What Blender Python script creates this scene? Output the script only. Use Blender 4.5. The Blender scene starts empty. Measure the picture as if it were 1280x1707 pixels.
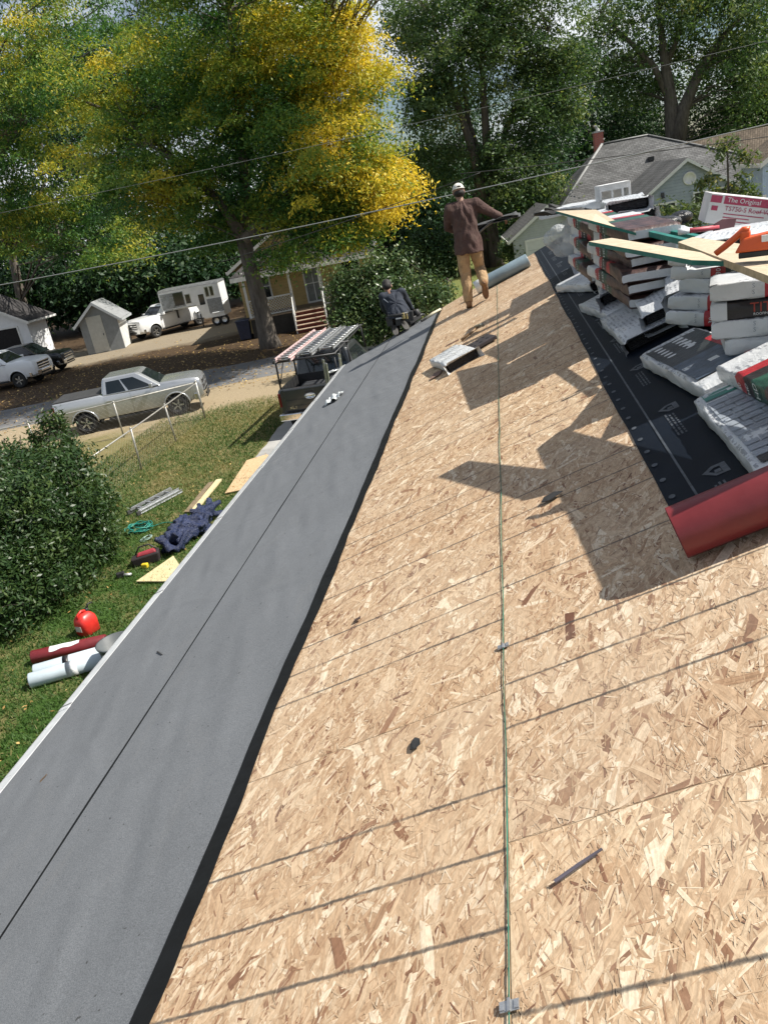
import bpy, bmesh, math, random
import numpy as np
from mathutils import Vector, Matrix
rnd = random.Random(7); rng = np.random.default_rng(7)
S = bpy.context.scene; COL = S.collection
PI = math.pi
# ------------------------------------------------------------------ camera
H = 5.7                                   # eye above the ground
FPX, CX, CY = 1329.0, 640.0, 853.5        # focal length and centre for the 1280 x 1707 frame
_dn = np.array([660, 3396.5, FPX]); _dn /= np.linalg.norm(_dn)
_Z = -_dn
_Y = np.array([185, -556.5, FPX]); _Y -= _Y.dot(_Z)*_Z; _Y /= np.linalg.norm(_Y)
_X = np.cross(_Y, _Z)
RC = np.stack([_X, _Y, _Z])               # world = RC @ (right, down, forward)
cd = bpy.data.cameras.new('camera'); cam = bpy.data.objects.new('camera', cd); COL.objects.link(cam)
cd.sensor_fit = 'HORIZONTAL'; cd.sensor_width = 36; cd.lens = FPX/1280*36
cd.clip_start = 0.05; cd.clip_end = 2000
cam.matrix_world = Matrix([[RC[i,0], -RC[i,1], -RC[i,2], (0,0,H)[i]] for i in range(3)] + [[0,0,0,1]])
S.camera = cam
# ------------------------------------------------------------------ sky, sun, exposure
SUN_EL, SUN_AZ = math.radians(49.8), math.radians(85.0)   # azimuth from +Y towards +X
w = bpy.data.worlds.new('World'); S.world = w; w.use_nodes = True
nt = w.node_tree; bg = nt.nodes['Background']
sky = nt.nodes.new('ShaderNodeTexSky'); sky.sky_type = 'NISHITA'; sky.sun_disc = False
sky.sun_elevation = SUN_EL; sky.sun_rotation = SUN_AZ; sky.dust_density = .5; sky.ozone_density = 2.0
tc = nt.nodes.new('ShaderNodeTexCoord'); mp = nt.nodes.new('ShaderNodeMapping'); mp.inputs['Scale'].default_value = (1, 1, 3)
nz = nt.nodes.new('ShaderNodeTexNoise'); nz.inputs['Scale'].default_value = 3.2; nz.inputs['Detail'].default_value = 8
cr = nt.nodes.new('ShaderNodeValToRGB'); cr.color_ramp.elements[0].position = .45; cr.color_ramp.elements[1].position = .60
mx = nt.nodes.new('ShaderNodeMixRGB'); mx.inputs[2].default_value = (13.0, 13.5, 14.4, 1)
L = nt.links.new
L(tc.outputs['Generated'], mp.inputs[0]); L(mp.outputs[0], nz.inputs['Vector']); L(nz.outputs['Fac'], cr.inputs[0])
L(cr.outputs[0], mx.inputs[0]); L(sky.outputs[0], mx.inputs[1]); L(mx.outputs[0], bg.inputs[0])
bg.inputs[1].default_value = 0.050
sl = bpy.data.lights.new('sun', 'SUN'); sl.energy = 5.0; sl.angle = math.radians(.5); sl.color = (1, .95, .86)
so = bpy.data.objects.new('sun', sl); COL.objects.link(so)
SUND = Vector((math.sin(SUN_AZ)*math.cos(SUN_EL), math.cos(SUN_AZ)*math.cos(SUN_EL), math.sin(SUN_EL)))
so.rotation_euler = SUND.to_track_quat('Z', 'Y').to_euler(); so.location = (30, 0, 40)
S.view_settings.view_transform = 'Standard'; S.view_settings.look = 'None'; S.view_settings.gamma = 1
S.view_settings.exposure = 0.70
S.cycles.max_bounces = 6; S.cycles.transparent_max_bounces = 12
# ------------------------------------------------------------------ geometry helpers
def ray(u, v):
    d = RC @ np.array([u-CX, v-CY, FPX]); return d/np.linalg.norm(d)
def atz(u, v, z=0.0):                     # where the line of sight meets height z
    r = ray(u, v); t = (z-H)/r[2]; return Vector((r[0]*t, r[1]*t, z))
def aty(u, v, y):                         # ... meets the depth y
    r = ray(u, v); t = y/r[1]; return Vector((r[0]*t, y, H+r[2]*t))
SL = math.radians(18.43); D = 1.4         # roof pitch; eye to roof, square to it
RU = Vector((math.cos(SL), 0, math.sin(SL))); RY = Vector((0, 1, 0)); RN = Vector((-math.sin(SL), 0, math.cos(SL)))
def RP(v, y, h=0.0): return RU*v + RY*y + RN*(h-D) + Vector((0, 0, H))
ROOF = Matrix(((RU.x, 0, RN.x, RP(0,0).x), (0, 1, 0, 0), (RU.z, 0, RN.z, RP(0,0).z), (0, 0, 0, 1)))  # (v, y, h) -> world
def frame(p, xd, up=(0,0,1)):             # x along xd, z near up
    x = Vector(xd).normalized(); z = Vector(up); z = (z - x*z.dot(x)).normalized(); y = z.cross(x)
    return Matrix(((x.x, y.x, z.x, p[0]), (x.y, y.y, z.y, p[1]), (x.z, y.z, z.z, p[2]), (0,0,0,1)))
def TR(x=0, y=0, z=0): return Matrix.Translation((x, y, z))
def RZ(a): return Matrix.Rotation(math.radians(a), 4, 'Z')
def RX(a): return Matrix.Rotation(math.radians(a), 4, 'X')
def RYm(a): return Matrix.Rotation(math.radians(a), 4, 'Y')
def SC(x, y, z): return Matrix.Diagonal((x, y, z, 1))

class MB:
    def __init__(s): s.v = []; s.f = []; s.s = []; s.m = []
    def add(s, vs, fs, smooth=False, mi=0, M=None):
        o = len(s.v)
        s.v += [tuple(M @ Vector(p)) if M is not None else tuple(p) for p in vs]
        s.f += [tuple(i+o for i in f) for f in fs]; s.s += [smooth]*len(fs); s.m += [mi]*len(fs); return s
    def box(s, c, d, mi=0, M=None):
        x, y, z = (k/2 for k in d)
        vs = [(c[0]+a*x, c[1]+b*y, c[2]+e*z) for a in (-1,1) for b in (-1,1) for e in (-1,1)]
        return s.add(vs, [(0,1,3,2),(4,6,7,5),(0,4,5,1),(2,3,7,6),(0,2,6,4),(1,5,7,3)], False, mi, M)
    def hexa(s, p, mi=0, M=None):         # 4 bottom points, 4 top points, both counter-clockwise from above
        return s.add(p, [(3,2,1,0),(4,5,6,7),(0,1,5,4),(1,2,6,5),(2,3,7,6),(3,0,4,7)], False, mi, M)
    def prism(s, poly, z0, z1, mi=0, M=None):   # polygon in xy, counter-clockwise
        n = len(poly); vs = [(p[0],p[1],z0) for p in poly]+[(p[0],p[1],z1) for p in poly]
        fs = [tuple(range(n-1,-1,-1)), tuple(range(n,2*n))]+[(i,(i+1)%n,n+(i+1)%n,n+i) for i in range(n)]
        return s.add(vs, fs, False, mi, M)
    def tube(s, pts, r, n=8, mi=0, M=None, cap=True, flat=1.0):
        pts = [Vector(p) for p in pts]; k = len(pts); rs = r if hasattr(r, '__len__') else [r]*k
        vs = []; ref = None
        for i, p in enumerate(pts):
            t = (pts[min(i+1,k-1)]-pts[max(i-1,0)]).normalized()
            if ref is None: ref = Vector((0,0,1)) if abs(t.z) < .9 else Vector((1,0,0))
            a = (ref - t*ref.dot(t)).normalized(); b = t.cross(a); ref = a
            for j in range(n):
                q = 2*PI*j/n; vs.append(p + a*(math.cos(q)*rs[i]*flat) + b*(math.sin(q)*rs[i]))
        fs = [(i*n+j, i*n+(j+1)%n, (i+1)*n+(j+1)%n, (i+1)*n+j) for i in range(k-1) for j in range(n)]
        if cap: fs += [tuple(range(n-1,-1,-1)), tuple(range((k-1)*n, k*n))]
        return s.add(vs, fs, True, mi, M)
    def lathe(s, prof, n=20, mi=0, M=None):     # (r, z) from bottom to top
        vs = [(r*math.cos(2*PI*j/n), r*math.sin(2*PI*j/n), z) for r, z in prof for j in range(n)]
        k = len(prof)
        fs = [(i*n+j, i*n+(j+1)%n, (i+1)*n+(j+1)%n, (i+1)*n+j) for i in range(k-1) for j in range(n)]
        return s.add(vs, fs, True, mi, M)
    def ell(s, c, r, mi=0, M=None, nu=12, nv=8):
        vs = [(c[0], c[1], c[2]-r[2])]
        for i in range(1, nv):
            a = -PI/2+PI*i/nv
            for j in range(nu):
                q = 2*PI*j/nu; vs.append((c[0]+r[0]*math.cos(a)*math.cos(q), c[1]+r[1]*math.cos(a)*math.sin(q), c[2]+r[2]*math.sin(a)))
        vs.append((c[0], c[1], c[2]+r[2])); e = len(vs)-1
        fs = [(0, 1+(j+1)%nu, 1+j) for j in range(nu)]
        fs += [(1+i*nu+j, 1+i*nu+(j+1)%nu, 1+(i+1)*nu+(j+1)%nu, 1+(i+1)*nu+j) for i in range(nv-2) for j in range(nu)]
        fs += [(1+(nv-2)*nu+j, 1+(nv-2)*nu+(j+1)%nu, e) for j in range(nu)]
        return s.add(vs, fs, True, mi, M)
    def grid(s, fn, nu, nv, mi=0, M=None, smooth=True):
        vs = [fn(i/nu, j/nv) for i in range(nu+1) for j in range(nv+1)]; k = nv+1
        fs = [(i*k+j, (i+1)*k+j, (i+1)*k+j+1, i*k+j+1) for i in range(nu) for j in range(nv)]
        return s.add(vs, fs, smooth, mi, M)
    def loft(s, rings, mi=0, M=None, cap=True, smooth=True):   # closed rings, same count
        n = len(rings[0]); k = len(rings); vs = [p for r in rings for p in r]
        fs = [(i*n+j, i*n+(j+1)%n, (i+1)*n+(j+1)%n, (i+1)*n+j) for i in range(k-1) for j in range(n)]
        if cap: fs += [tuple(range(n-1,-1,-1)), tuple(range((k-1)*n, k*n))]
        return s.add(vs, fs, smooth, mi, M)
    def limb(s, pts, rs, M=None):          # swept spheres, for blended bodies
        s.tube(pts, rs, 10, 0, M)
        for p, r in zip(pts, rs): s.ell(p, (r, r, r), 0, M, 10, 6)
        return s
    def mesh(s, name, mats, inv=None):
        me = bpy.data.meshes.new(name); v = s.v
        if inv is not None: v = [inv @ Vector(p) for p in v]
        me.from_pydata([tuple(p) for p in v], [], s.f)
        me.polygons.foreach_set('use_smooth', s.s); me.polygons.foreach_set('material_index', s.m)
        for m in (mats if isinstance(mats, (list, tuple)) else [mats]): me.materials.append(m)
        me.update(); return me
    def build(s, name, mats, parent=None, bevel=0, world=False, sub=0, seg=2):
        inv = None; loc = None
        if parent is not None and world: inv = WM[parent.name].inverted()
        if parent is None:
            a = np.array([tuple(p) for p in s.v]); loc = Vector(((a[:,0].min()+a[:,0].max())/2, (a[:,1].min()+a[:,1].max())/2, a[:,2].min()))
            inv = Matrix.Translation(-loc)
        o = bpy.data.objects.new(name, s.mesh(name, mats, inv)); COL.objects.link(o)
        if parent is not None: o.parent = parent
        else: o.location = loc
        WM[o.name] = (WM[parent.name] if parent is not None else Matrix.Translation(loc))
        if bevel:
            b = o.modifiers.new('bevel', 'BEVEL'); b.width = bevel; b.segments = seg; b.limit_method = 'ANGLE'; b.angle_limit = .6
        if sub:
            b = o.modifiers.new('sub', 'SUBSURF'); b.levels = sub; b.render_levels = sub
        return o
WM = {}
def tag(o, label=None, cat=None, group=None, kind=None):
    if label: o['label'] = label
    if cat: o['category'] = cat
    if group: o['group'] = group
    if kind: o['kind'] = kind
    return o
def empty(name, M, label=None, cat=None, group=None):
    o = bpy.data.objects.new(name, None); COL.objects.link(o); o.empty_display_size = .2
    if not isinstance(M, Matrix): M = Matrix.Translation(M)
    o.matrix_world = M; WM[o.name] = M.copy(); return tag(o, label, cat, group)
def bake(mb, mats, name, mods):            # geometry through modifiers, kept as a plain mesh
    me = mb.mesh(name, mats); o = bpy.data.objects.new(name, me); COL.objects.link(o)
    for kind, kw in mods:
        m = o.modifiers.new(kind, kind)
        for k, v in kw.items(): setattr(m, k, v)
    dg = bpy.context.evaluated_depsgraph_get(); dg.update()
    r = bpy.data.meshes.new_from_object(o.evaluated_get(dg)); bpy.data.objects.remove(o)
    return r
def link(name, me, parent=None, M=None, smooth=None):
    if smooth is not None: me.polygons.foreach_set('use_smooth', [smooth]*len(me.polygons))
    me.name = name; o = bpy.data.objects.new(name, me); COL.objects.link(o)
    if parent is not None: o.parent = parent
    if M is not None: o.matrix_local = M
    WM[o.name] = (WM[parent.name] if parent is not None else Matrix()) @ (M if M is not None else Matrix())
    return o
def blend(mb, mat, name, vox=.012, sm=6):
    me = bake(mb, mat, name, [('REMESH', dict(mode='VOXEL', voxel_size=vox)), ('SMOOTH', dict(factor=.5, iterations=sm))])
    if not me.materials: me.materials.append(mat)
    me.polygons.foreach_set('use_smooth', [True]*len(me.polygons)); me.polygons.foreach_set('material_index', [0]*len(me.polygons))
    return me
def copy_tree(o, M=None, label=None, parent=None):
    c = o.copy(); COL.objects.link(c)
    if parent is not None: c.parent = parent
    if M is not None: c.matrix_world = M; WM[c.name] = M.copy()
    if label: c['label'] = label
    for ch in o.children: copy_tree(ch, None, None, c)
    return c
_txt = {}
def text(s, size=1.0):                     # lettering as flat outlines: verts, faces (x to the right, y up, from 0,0)
    if s not in _txt:
        cu = bpy.data.curves.new('t', 'FONT'); cu.body = s; cu.size = 1; cu.resolution_u = 2
        o = bpy.data.objects.new('t', cu); COL.objects.link(o)
        dg = bpy.context.evaluated_depsgraph_get(); dg.update()
        me = bpy.data.meshes.new_from_object(o.evaluated_get(dg))
        _txt[s] = ([tuple(v.co) for v in me.vertices], [tuple(p.vertices) for p in me.polygons])
        bpy.data.objects.remove(o)
    vs, fs = _txt[s]; return [(x*size, y*size, z) for x, y, z in vs], fs
# ------------------------------------------------------------------ materials
class NB:
    def __init__(s, name):
        s.m = bpy.data.materials.new(name); s.m.use_nodes = True; s.t = s.m.node_tree
        s.b = s.t.nodes['Principled BSDF']; s.out = s.t.nodes['Material Output']
    def n(s, ty, ins=None, **kw):
        n = s.t.nodes.new('ShaderNode'+ty)
        for k, v in kw.items(): setattr(n, k, v)
        for k, v in (ins or {}).items(): s.set(n.inputs[k], v)
        return n
    def set(s, i, v):
        if hasattr(v, 'is_output'): s.t.links.new(v, i)
        elif isinstance(v, bpy.types.Node): s.t.links.new(v.outputs[0], i)
        else: i.default_value = v
    def math(s, op, a, b=0.0):
        n = s.n('Math', operation=op); s.set(n.inputs[0], a); s.set(n.inputs[1], b); return n
    def mix(s, f, a, b, mode='MIX'):
        n = s.n('MixRGB', blend_type=mode); s.set(n.inputs[0], f); s.set(n.inputs[1], a); s.set(n.inputs[2], b); return n
    def ramp(s, f, stops, interp='LINEAR'):
        n = s.n('ValToRGB'); e = n.color_ramp.elements; n.color_ramp.interpolation = interp
        while len(e) < len(stops): e.new(.5)
        for k, (p, c) in enumerate(stops):
            e[k].position = p; e[k].color = (*c, 1) if hasattr(c, '__len__') else (c, c, c, 1)
        s.set(n.inputs[0], f); return n
    def noise(s, scale, detail=4, rough=.55, vec=None, dist=0):
        n = s.n('TexNoise', {'Scale': scale, 'Detail': detail, 'Roughness': rough, 'Distortion': dist})
        s.set(n.inputs['Vector'], vec if vec is not None else s.obj()); return n
    def obj(s): return s.n('TexCoord').outputs['Object']
    def map(s, vec, scale=(1,1,1), loc=(0,0,0), rot=(0,0,0)):
        return s.n('Mapping', {'Vector': vec, 'Scale': scale, 'Location': loc, 'Rotation': rot}).outputs[0]
    def bump(s, h, strength=.3, dist=.01):
        n = s.n('Bump', {'Height': h, 'Strength': strength, 'Distance': dist}); s.set(s.b.inputs['Normal'], n.outputs[0]); return s
    def col(s, c): s.set(s.b.inputs['Base Color'], c if not isinstance(c, tuple) else (*c, 1)); return s
    def p(s, **kw):
        for k, v in kw.items(): s.set(s.b.inputs[k.replace('_', ' ')], v)
        return s
_mats = {}
def mat(name, c, rough=.6, metal=0, var=.25, scale=6, bump=0, bscale=None, spec=.5, coat=0, vlow=None):
    if name in _mats: return _mats[name]
    q = NB(name); n = q.noise(scale, 6)
    lo = tuple(x*(1-var) for x in c); hi = tuple(min(1, x*(1+var)) for x in c)
    q.col(q.ramp(n, [(.3, lo), (.7, hi)])); q.p(Metallic=metal, Specular_IOR_Level=spec, Coat_Weight=coat)
    q.p(Roughness=q.ramp(q.noise(scale*2.3), [(.3, max(0, rough-.1)), (.7, min(1, rough+.1))]))
    if bump: q.bump(q.noise(bscale or scale*6, 5), bump, .01)
    _mats[name] = q.m; return q.m
def leafmat(name, stops, trans=.35, rough=.55):
    q = NB(name); a = q.n('Attribute', attribute_name='tint')
    c = q.ramp(a.outputs['Fac'], stops); q.col(c); q.p(Roughness=rough, Specular_IOR_Level=.35)
    t = q.n('BsdfTranslucent', {'Color': q.mix(1, c, (1.2, 1.15, .6, 1), 'MULTIPLY')})
    m = q.n('MixShader', {0: trans, 1: q.b.outputs[0], 2: t.outputs[0]}); q.t.links.new(m.outputs[0], q.out.inputs[0])
    return q.m
def raw_mesh(name, verts, nper, mat, attrs=None, smooth=False):   # verts (N, nper, 3): separate polygons
    N = len(verts); me = bpy.data.meshes.new(name)
    me.vertices.add(N*nper); me.vertices.foreach_set('co', np.ascontiguousarray(verts, dtype=np.float32).ravel())
    me.loops.add(N*nper); me.loops.foreach_set('vertex_index', np.arange(N*nper, dtype=np.int32))
    me.polygons.add(N); me.polygons.foreach_set('loop_start', np.arange(0, N*nper, nper, dtype=np.int32))
    me.polygons.foreach_set('loop_total', np.full(N, nper, dtype=np.int32))
    for k, a in (attrs or {}).items():
        at = me.attributes.new(k, 'FLOAT', 'FACE'); at.data.foreach_set('value', np.ascontiguousarray(a, dtype=np.float32))
    me.materials.append(mat); me.update(calc_edges=True); me.validate(); return me
# ================================================================== THE ROOF UNDERFOOT
RIDGE, EAVE, YB = 1.15, -3.45, -3.5
def yend(v): return 13.9 + .50*(v+1.7)
def m_osb():
    q = NB('osb_strands')
    c = q.ramp(q.n('Attribute', attribute_name='tint').outputs['Fac'],
        [(0, (.17,.078,.048)), (.07, (.30,.165,.098)), (.20, (.455,.300,.182)), (.46, (.575,.410,.262)), (.78, (.675,.515,.350)), (1, (.84,.72,.55))])
    uv = q.n('UVMap').outputs[0]
    gr = q.noise(1, 4, .6, q.map(uv, (5, 130, 1)))
    c = q.mix(.72, c, q.ramp(gr, [(.28, .55), (.66, 1.08)]), 'MULTIPLY')
    fz = q.noise(75, 5, .75, q.map(q.obj(), (1,.45,1)), .8); c = q.mix(.6, c, q.ramp(fz, [(.36, (.62,.56,.50)), (.58, (1.06,1.06,1.06))]), 'MULTIPLY')
    o = q.obj(); big = q.noise(.9, 4, .6, o)
    c = q.mix(.35, c, q.ramp(big, [(.35, (.80,.74,.70)), (.65, (1,1,1))]), 'MULTIPLY')
    pale = q.ramp(q.noise(1.7, 5, .65, q.map(o, (1,.6,1), (3,1,0))), [(.45, 0.0), (.72, .30)]); c = q.mix(pale, c, (.66,.57,.44,1))
    c = q.mix(1, c, q.ramp(q.n('ObjectInfo').outputs['Random'], [(0, (.88,.86,.85)), (.5, (.97,.95,.90)), (1, (1.0,1.0,1.0))]), 'MULTIPLY')
    sm = q.ramp(q.noise(6.5, 6, .7, o, .6), [(.60, 0.0), (.74, .22)]); c = q.mix(sm, c, (.24,.19,.15,1))
    # inked nailing lines across the sheet
    sx = q.n('SeparateXYZ', {0: o}); wob = q.noise(38, 3, .7, o); y = q.math('ADD', sx.outputs[1], q.math('MULTIPLY', q.math('SUBTRACT', wob, .5), .012))
    best = None
    for yl in (.453, .68, .907, 1.36, 1.813, 2.04, 2.267):
        d = q.math('ABSOLUTE', q.math('SUBTRACT', y, yl)); best = d if best is None else q.math('MINIMUM', best, d)
    line = q.ramp(best, [(.0030, 1.0), (.0075, 0.0)]); fade = q.ramp(q.noise(5, 4, .7, o), [(.30, .35), (.52, .92)])
    c = q.mix(q.math('MULTIPLY', line, fade), c, (.055,.05,.045,1))
    q.col(c); q.p(Roughness=.62, Specular_IOR_Level=.35); q.bump(gr, .25, .002); return q.m
M_OSB = m_osb()
M_OSBE = mat('osb_green_edge', (.05,.20,.15), .6, var=.3, scale=20)
def osb_mesh(w, l, n, seed, trim=None):
    g = np.random.default_rng(seed)
    n = int(n*2.15); kind = g.choice(3, n, p=(.66, .21, .13))           # fine shreds, strands, broad flakes
    ln = np.choose(kind, (g.uniform(.012, .055, n), g.lognormal(math.log(.085), .35, n), g.lognormal(math.log(.125), .28, n))); ln = np.clip(ln, .01, .21)
    wd = np.choose(kind, (g.uniform(.0016, .0055, n), g.uniform(.006, .016, n), g.uniform(.018, .042, n)))
    order = np.argsort(-np.log(ln*wd)*.35-g.normal(0, .9, n)*-1); order = np.argsort(np.choose(kind, (1.0, .55, .35))+g.normal(0, .42, n)); ln = ln[order]; wd = wd[order]; kind = kind[order]
    cx = g.uniform(0, w, n); cy = g.uniform(0, l, n)
    a = PI/2 + g.normal(-.30, .50, n)*np.where(g.random(n) < .12, 2.2, 1)
    ux, uy = np.cos(a), np.sin(a)
    loc = np.empty((n, 6, 2))
    sk = g.uniform(-.9, .9, (n, 2))*wd[:, None]*.8; j = g.uniform(-.25, .25, (n, 6))*wd[:, None]
    loc[:, 0] = np.stack([-ln/2+sk[:, 0]+j[:,0], -wd/2], 1); loc[:, 1] = np.stack([j[:,1], -wd/2+j[:,2]*.6], 1); loc[:, 2] = np.stack([ln/2+sk[:, 1], -wd/2*.8], 1)
    loc[:, 3] = np.stack([ln/2-sk[:, 1]+j[:,3], wd/2], 1); loc[:, 4] = np.stack([j[:,4], wd/2+j[:,5]*.6], 1); loc[:, 5] = np.stack([-ln/2-sk[:, 0], wd/2*.8], 1)
    P = np.empty((n, 6, 3))
    P[:, :, 0] = cx[:, None]+loc[:, :, 0]*ux[:, None]-loc[:, :, 1]*uy[:, None]
    P[:, :, 1] = cy[:, None]+loc[:, :, 0]*uy[:, None]+loc[:, :, 1]*ux[:, None]
    tx, ty = g.normal(0, .006, n), g.normal(0, .006, n)
    P[:, :, 2] = (.0005 + .0014*np.arange(n)/n)[:, None] + loc[:, :, 0]*0 + (loc[:, :, 0]*tx[:, None]+loc[:, :, 1]*ty[:, None])*.5
    P[:, :, 0] = np.clip(P[:, :, 0], 0.0015, w-.0015); P[:, :, 1] = np.clip(P[:, :, 1], 0.0015, l-.0015)
    if trim is not None:                                  # skewed end
        lim = trim(P[:, :, 0]); P[:, :, 1] = np.minimum(P[:, :, 1], lim)
    tint = np.choose(kind, (g.beta(1.5, 1.3, n), g.beta(2.4, 1.9, n), np.clip(g.normal(.60, .20, n), 0, 1)));
    ar = .5*np.abs((P[:, :, 0]*np.roll(P[:, :, 1], -1, 1)-np.roll(P[:, :, 0], -1, 1)*P[:, :, 1]).sum(1)); ok = ar > .35*ln*wd
    P, loc, tint, wd, ln, kind = P[ok], loc[ok], tint[ok], wd[ok], ln[ok], kind[ok]; n = len(P)
    tint[(g.random(n) < .05)] *= .12; tint[(g.random(n) < .09) & (wd > .016)] = 1.0
    me = raw_mesh('osb_panel', P, 6, M_OSB, {'tint': tint})
    uv = me.uv_layers.new(name='UVMap'); off = g.uniform(0, 9, (n, 1, 2)); uv.data.foreach_set('uv', np.ascontiguousarray(loc+off, dtype=np.float32).ravel())
    # board body under the strands
    bm = bmesh.new(); bm.from_mesh(me); lay = bm.faces.layers.float['tint']
    yl = [l, l] if trim is None else [float(min(l, trim(0.0))), float(min(l, trim(w)))]
    b = [bm.verts.new(p) for p in ((0,0,-.014),(w,0,-.014),(w,yl[1],-.014),(0,yl[0],-.014),(0,0,0),(w,0,0),(w,yl[1],0),(0,yl[0],0))]
    for f, mi in (((3,2,1,0),0),((4,5,6,7),0),((0,1,5,4),1),((1,2,6,5),1),((2,3,7,6),1),((3,0,4,7),1)):
        fc = bm.faces.new([b[i] for i in f]); fc[lay] = .35; fc.material_index = mi
    bm.to_mesh(me); bm.free(); me.materials.append(M_OSBE); return me
M_SIDING = NB('house_siding'); _o = M_SIDING.obj()
M_SIDING.col(M_SIDING.ramp(M_SIDING.noise(3), [(.3, (.55,.55,.53)), (.7, (.66,.66,.64))])).bump(M_SIDING.n('TexWave', {'Vector': _o, 'Scale': 3.2}, wave_type='BANDS', bands_direction='Z', wave_profile='SAW'), .6, .02); M_SIDING = M_SIDING.m
M_ALU = mat('white_metal_trim', (.62,.63,.63), .35, .3, .1, 9)
house = empty('house', RP(EAVE, 6, 0) - Vector((0, 0, RP(EAVE, 6, 0).z)), 'house under the camera with its bare sheathed roof being re-covered', 'house')
PL, PW, SEAM = 2.72, 1.37, -.64
gap = .0010
def panel(v0, v1, y0, y1, seed, dens):
    wd, ln = v1-v0-gap, y1-y0-gap
    tr = (lambda x: yend(v0+x)-y0) if y1 > yend(v1)-.3 else None
    n = int(wd*ln*dens)
    me = osb_mesh(wd, ln, n, seed, tr)
    o = bpy.data.objects.new('osb_panel', me); COL.objects.link(o); o.parent = house
    o.matrix_local = WM[house.name].inverted() @ ROOF @ TR(v0+gap/2, y0+gap/2, -.003); WM[o.name] = WM[house.name]
k = 0
for v0, v1, off in ((SEAM, SEAM+PW, 1.55), (SEAM-PW, SEAM, 2.21)):
    y = off-2*PL
    while y < yend(v1)-.05:
        y1 = min(y+PL, yend(v1)) if y+PL < yend(v1)-.4 else yend(v1)
        if y1 > -1.2: panel(v0, v1, max(y, -1.4) if y1 > 0 else y, y1, 11+k, 2500 if y < 4 else 2000)
        k += 1; y = y1
        if y1 >= yend(v1)-.01: break
# rest of the deck (under the covering, the far slope, the near end) and the walls
mb = MB()
def slab(v0, v1, ya, yb0, yb1, h0, h1, mi=0):
    c = [RP(v0, ya, h0), RP(v1, ya, h0), RP(v1, yb1, h0), RP(v0, yb0, h0)]; t = [RP(v0, ya, h1), RP(v1, ya, h1), RP(v1, yb1, h1), RP(v0, yb0, h1)]
    mb.hexa(c+t, mi)
slab(SEAM+PW, RIDGE, YB, yend(SEAM+PW), yend(RIDGE), -.019, -.004)
slab(EAVE, SEAM-PW, YB, yend(EAVE), yend(SEAM-PW), -.019, -.004)
slab(EAVE+.05, RIDGE, YB+.05, yend(EAVE)-.05, yend(RIDGE)-.05, -.16, -.021)
rp = RP(RIDGE, 0, 0); BU = Vector((math.cos(SL), 0, -math.sin(SL)))
def BP(v, y, h=0): return rp + BU*v + RY*y + Vector((math.sin(SL), 0, math.cos(SL)))*h
mb.hexa([BP(0,YB,-.019), BP(4.6,YB,-.019), BP(4.6,16.6,-.019), BP(0,yend(RIDGE),-.019), BP(0.0,YB,-.004), BP(4.6,YB,-.004), BP(4.6,16.6,-.004), BP(0,yend(RIDGE),-.004)])
mb.build('roof_deck', mat('plain_sheathing', (.50,.36,.22), .7, var=.3, scale=14), house, world=True)
mb = MB(); e = RP(EAVE, 0, 0); ex, ez = e.x, e.z; zt = ez-.25
x1 = BP(4.6, 0).x-.5
mb.hexa([(ex+.5,YB+.4,.0),(x1,YB+.4,0),(x1,14.6,0),(ex+.5,12.0,0),(ex+.5,YB+.4,zt),(x1,YB+.4,zt),(x1,14.6,zt),(ex+.5,12.0,zt)])
mb.build('wall', M_SIDING, house, world=True)
# eave: fascia, and the white metal edge with its lapped joints
mb = MB()
mb.hexa([RP(EAVE-.01,YB,-.20), RP(EAVE+.02,YB,-.20), RP(EAVE+.02,yend(EAVE),-.20), RP(EAVE-.01,yend(EAVE),-.20), RP(EAVE-.01,YB,-.02), RP(EAVE+.02,YB,-.02), RP(EAVE+.02,yend(EAVE),-.02), RP(EAVE-.01,yend(EAVE),-.02)])
mb.build('fascia', M_ALU, house, world=True)
mb = MB(); y = YB; k = 0
while y < yend(EAVE)-.01:
    y1 = min(y+1.42, yend(EAVE)); h = .006+.003*(k % 2)
    for (va, vb, ha, hb) in ((EAVE-.045, EAVE+.03, h, h+.004), (EAVE-.049, EAVE-.037, -.06, h+.004), (EAVE-.085, EAVE-.049, -.055, -.048)):
        c = [RP(va,y,ha), RP(vb,y,ha), RP(vb,y1+.03,ha), RP(va,y1+.03,ha)]; t = [RP(va,y,hb), RP(vb,y,hb), RP(vb,y1+.03,hb), RP(va,y1+.03,hb)]
        mb.hexa(c+t)
    for yy in (y+.04,):                                       # dark joint and its nail
        mb.hexa([RP(EAVE-.05,yy,h+.004), RP(EAVE+.03,yy,h+.004), RP(EAVE+.03,yy+.012,h+.004), RP(EAVE-.05,yy+.012,h+.004), RP(EAVE-.05,yy,h+.006), RP(EAVE+.03,yy,h+.006), RP(EAVE+.03,yy+.012,h+.006), RP(EAVE-.05,yy+.012,h+.006)], 1)
    y = y1; k += 1
mb.build('drip_edge', [M_ALU, mat('joint_sealant', (.10,.10,.10), .6)], house, world=True, bevel=.002)
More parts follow.
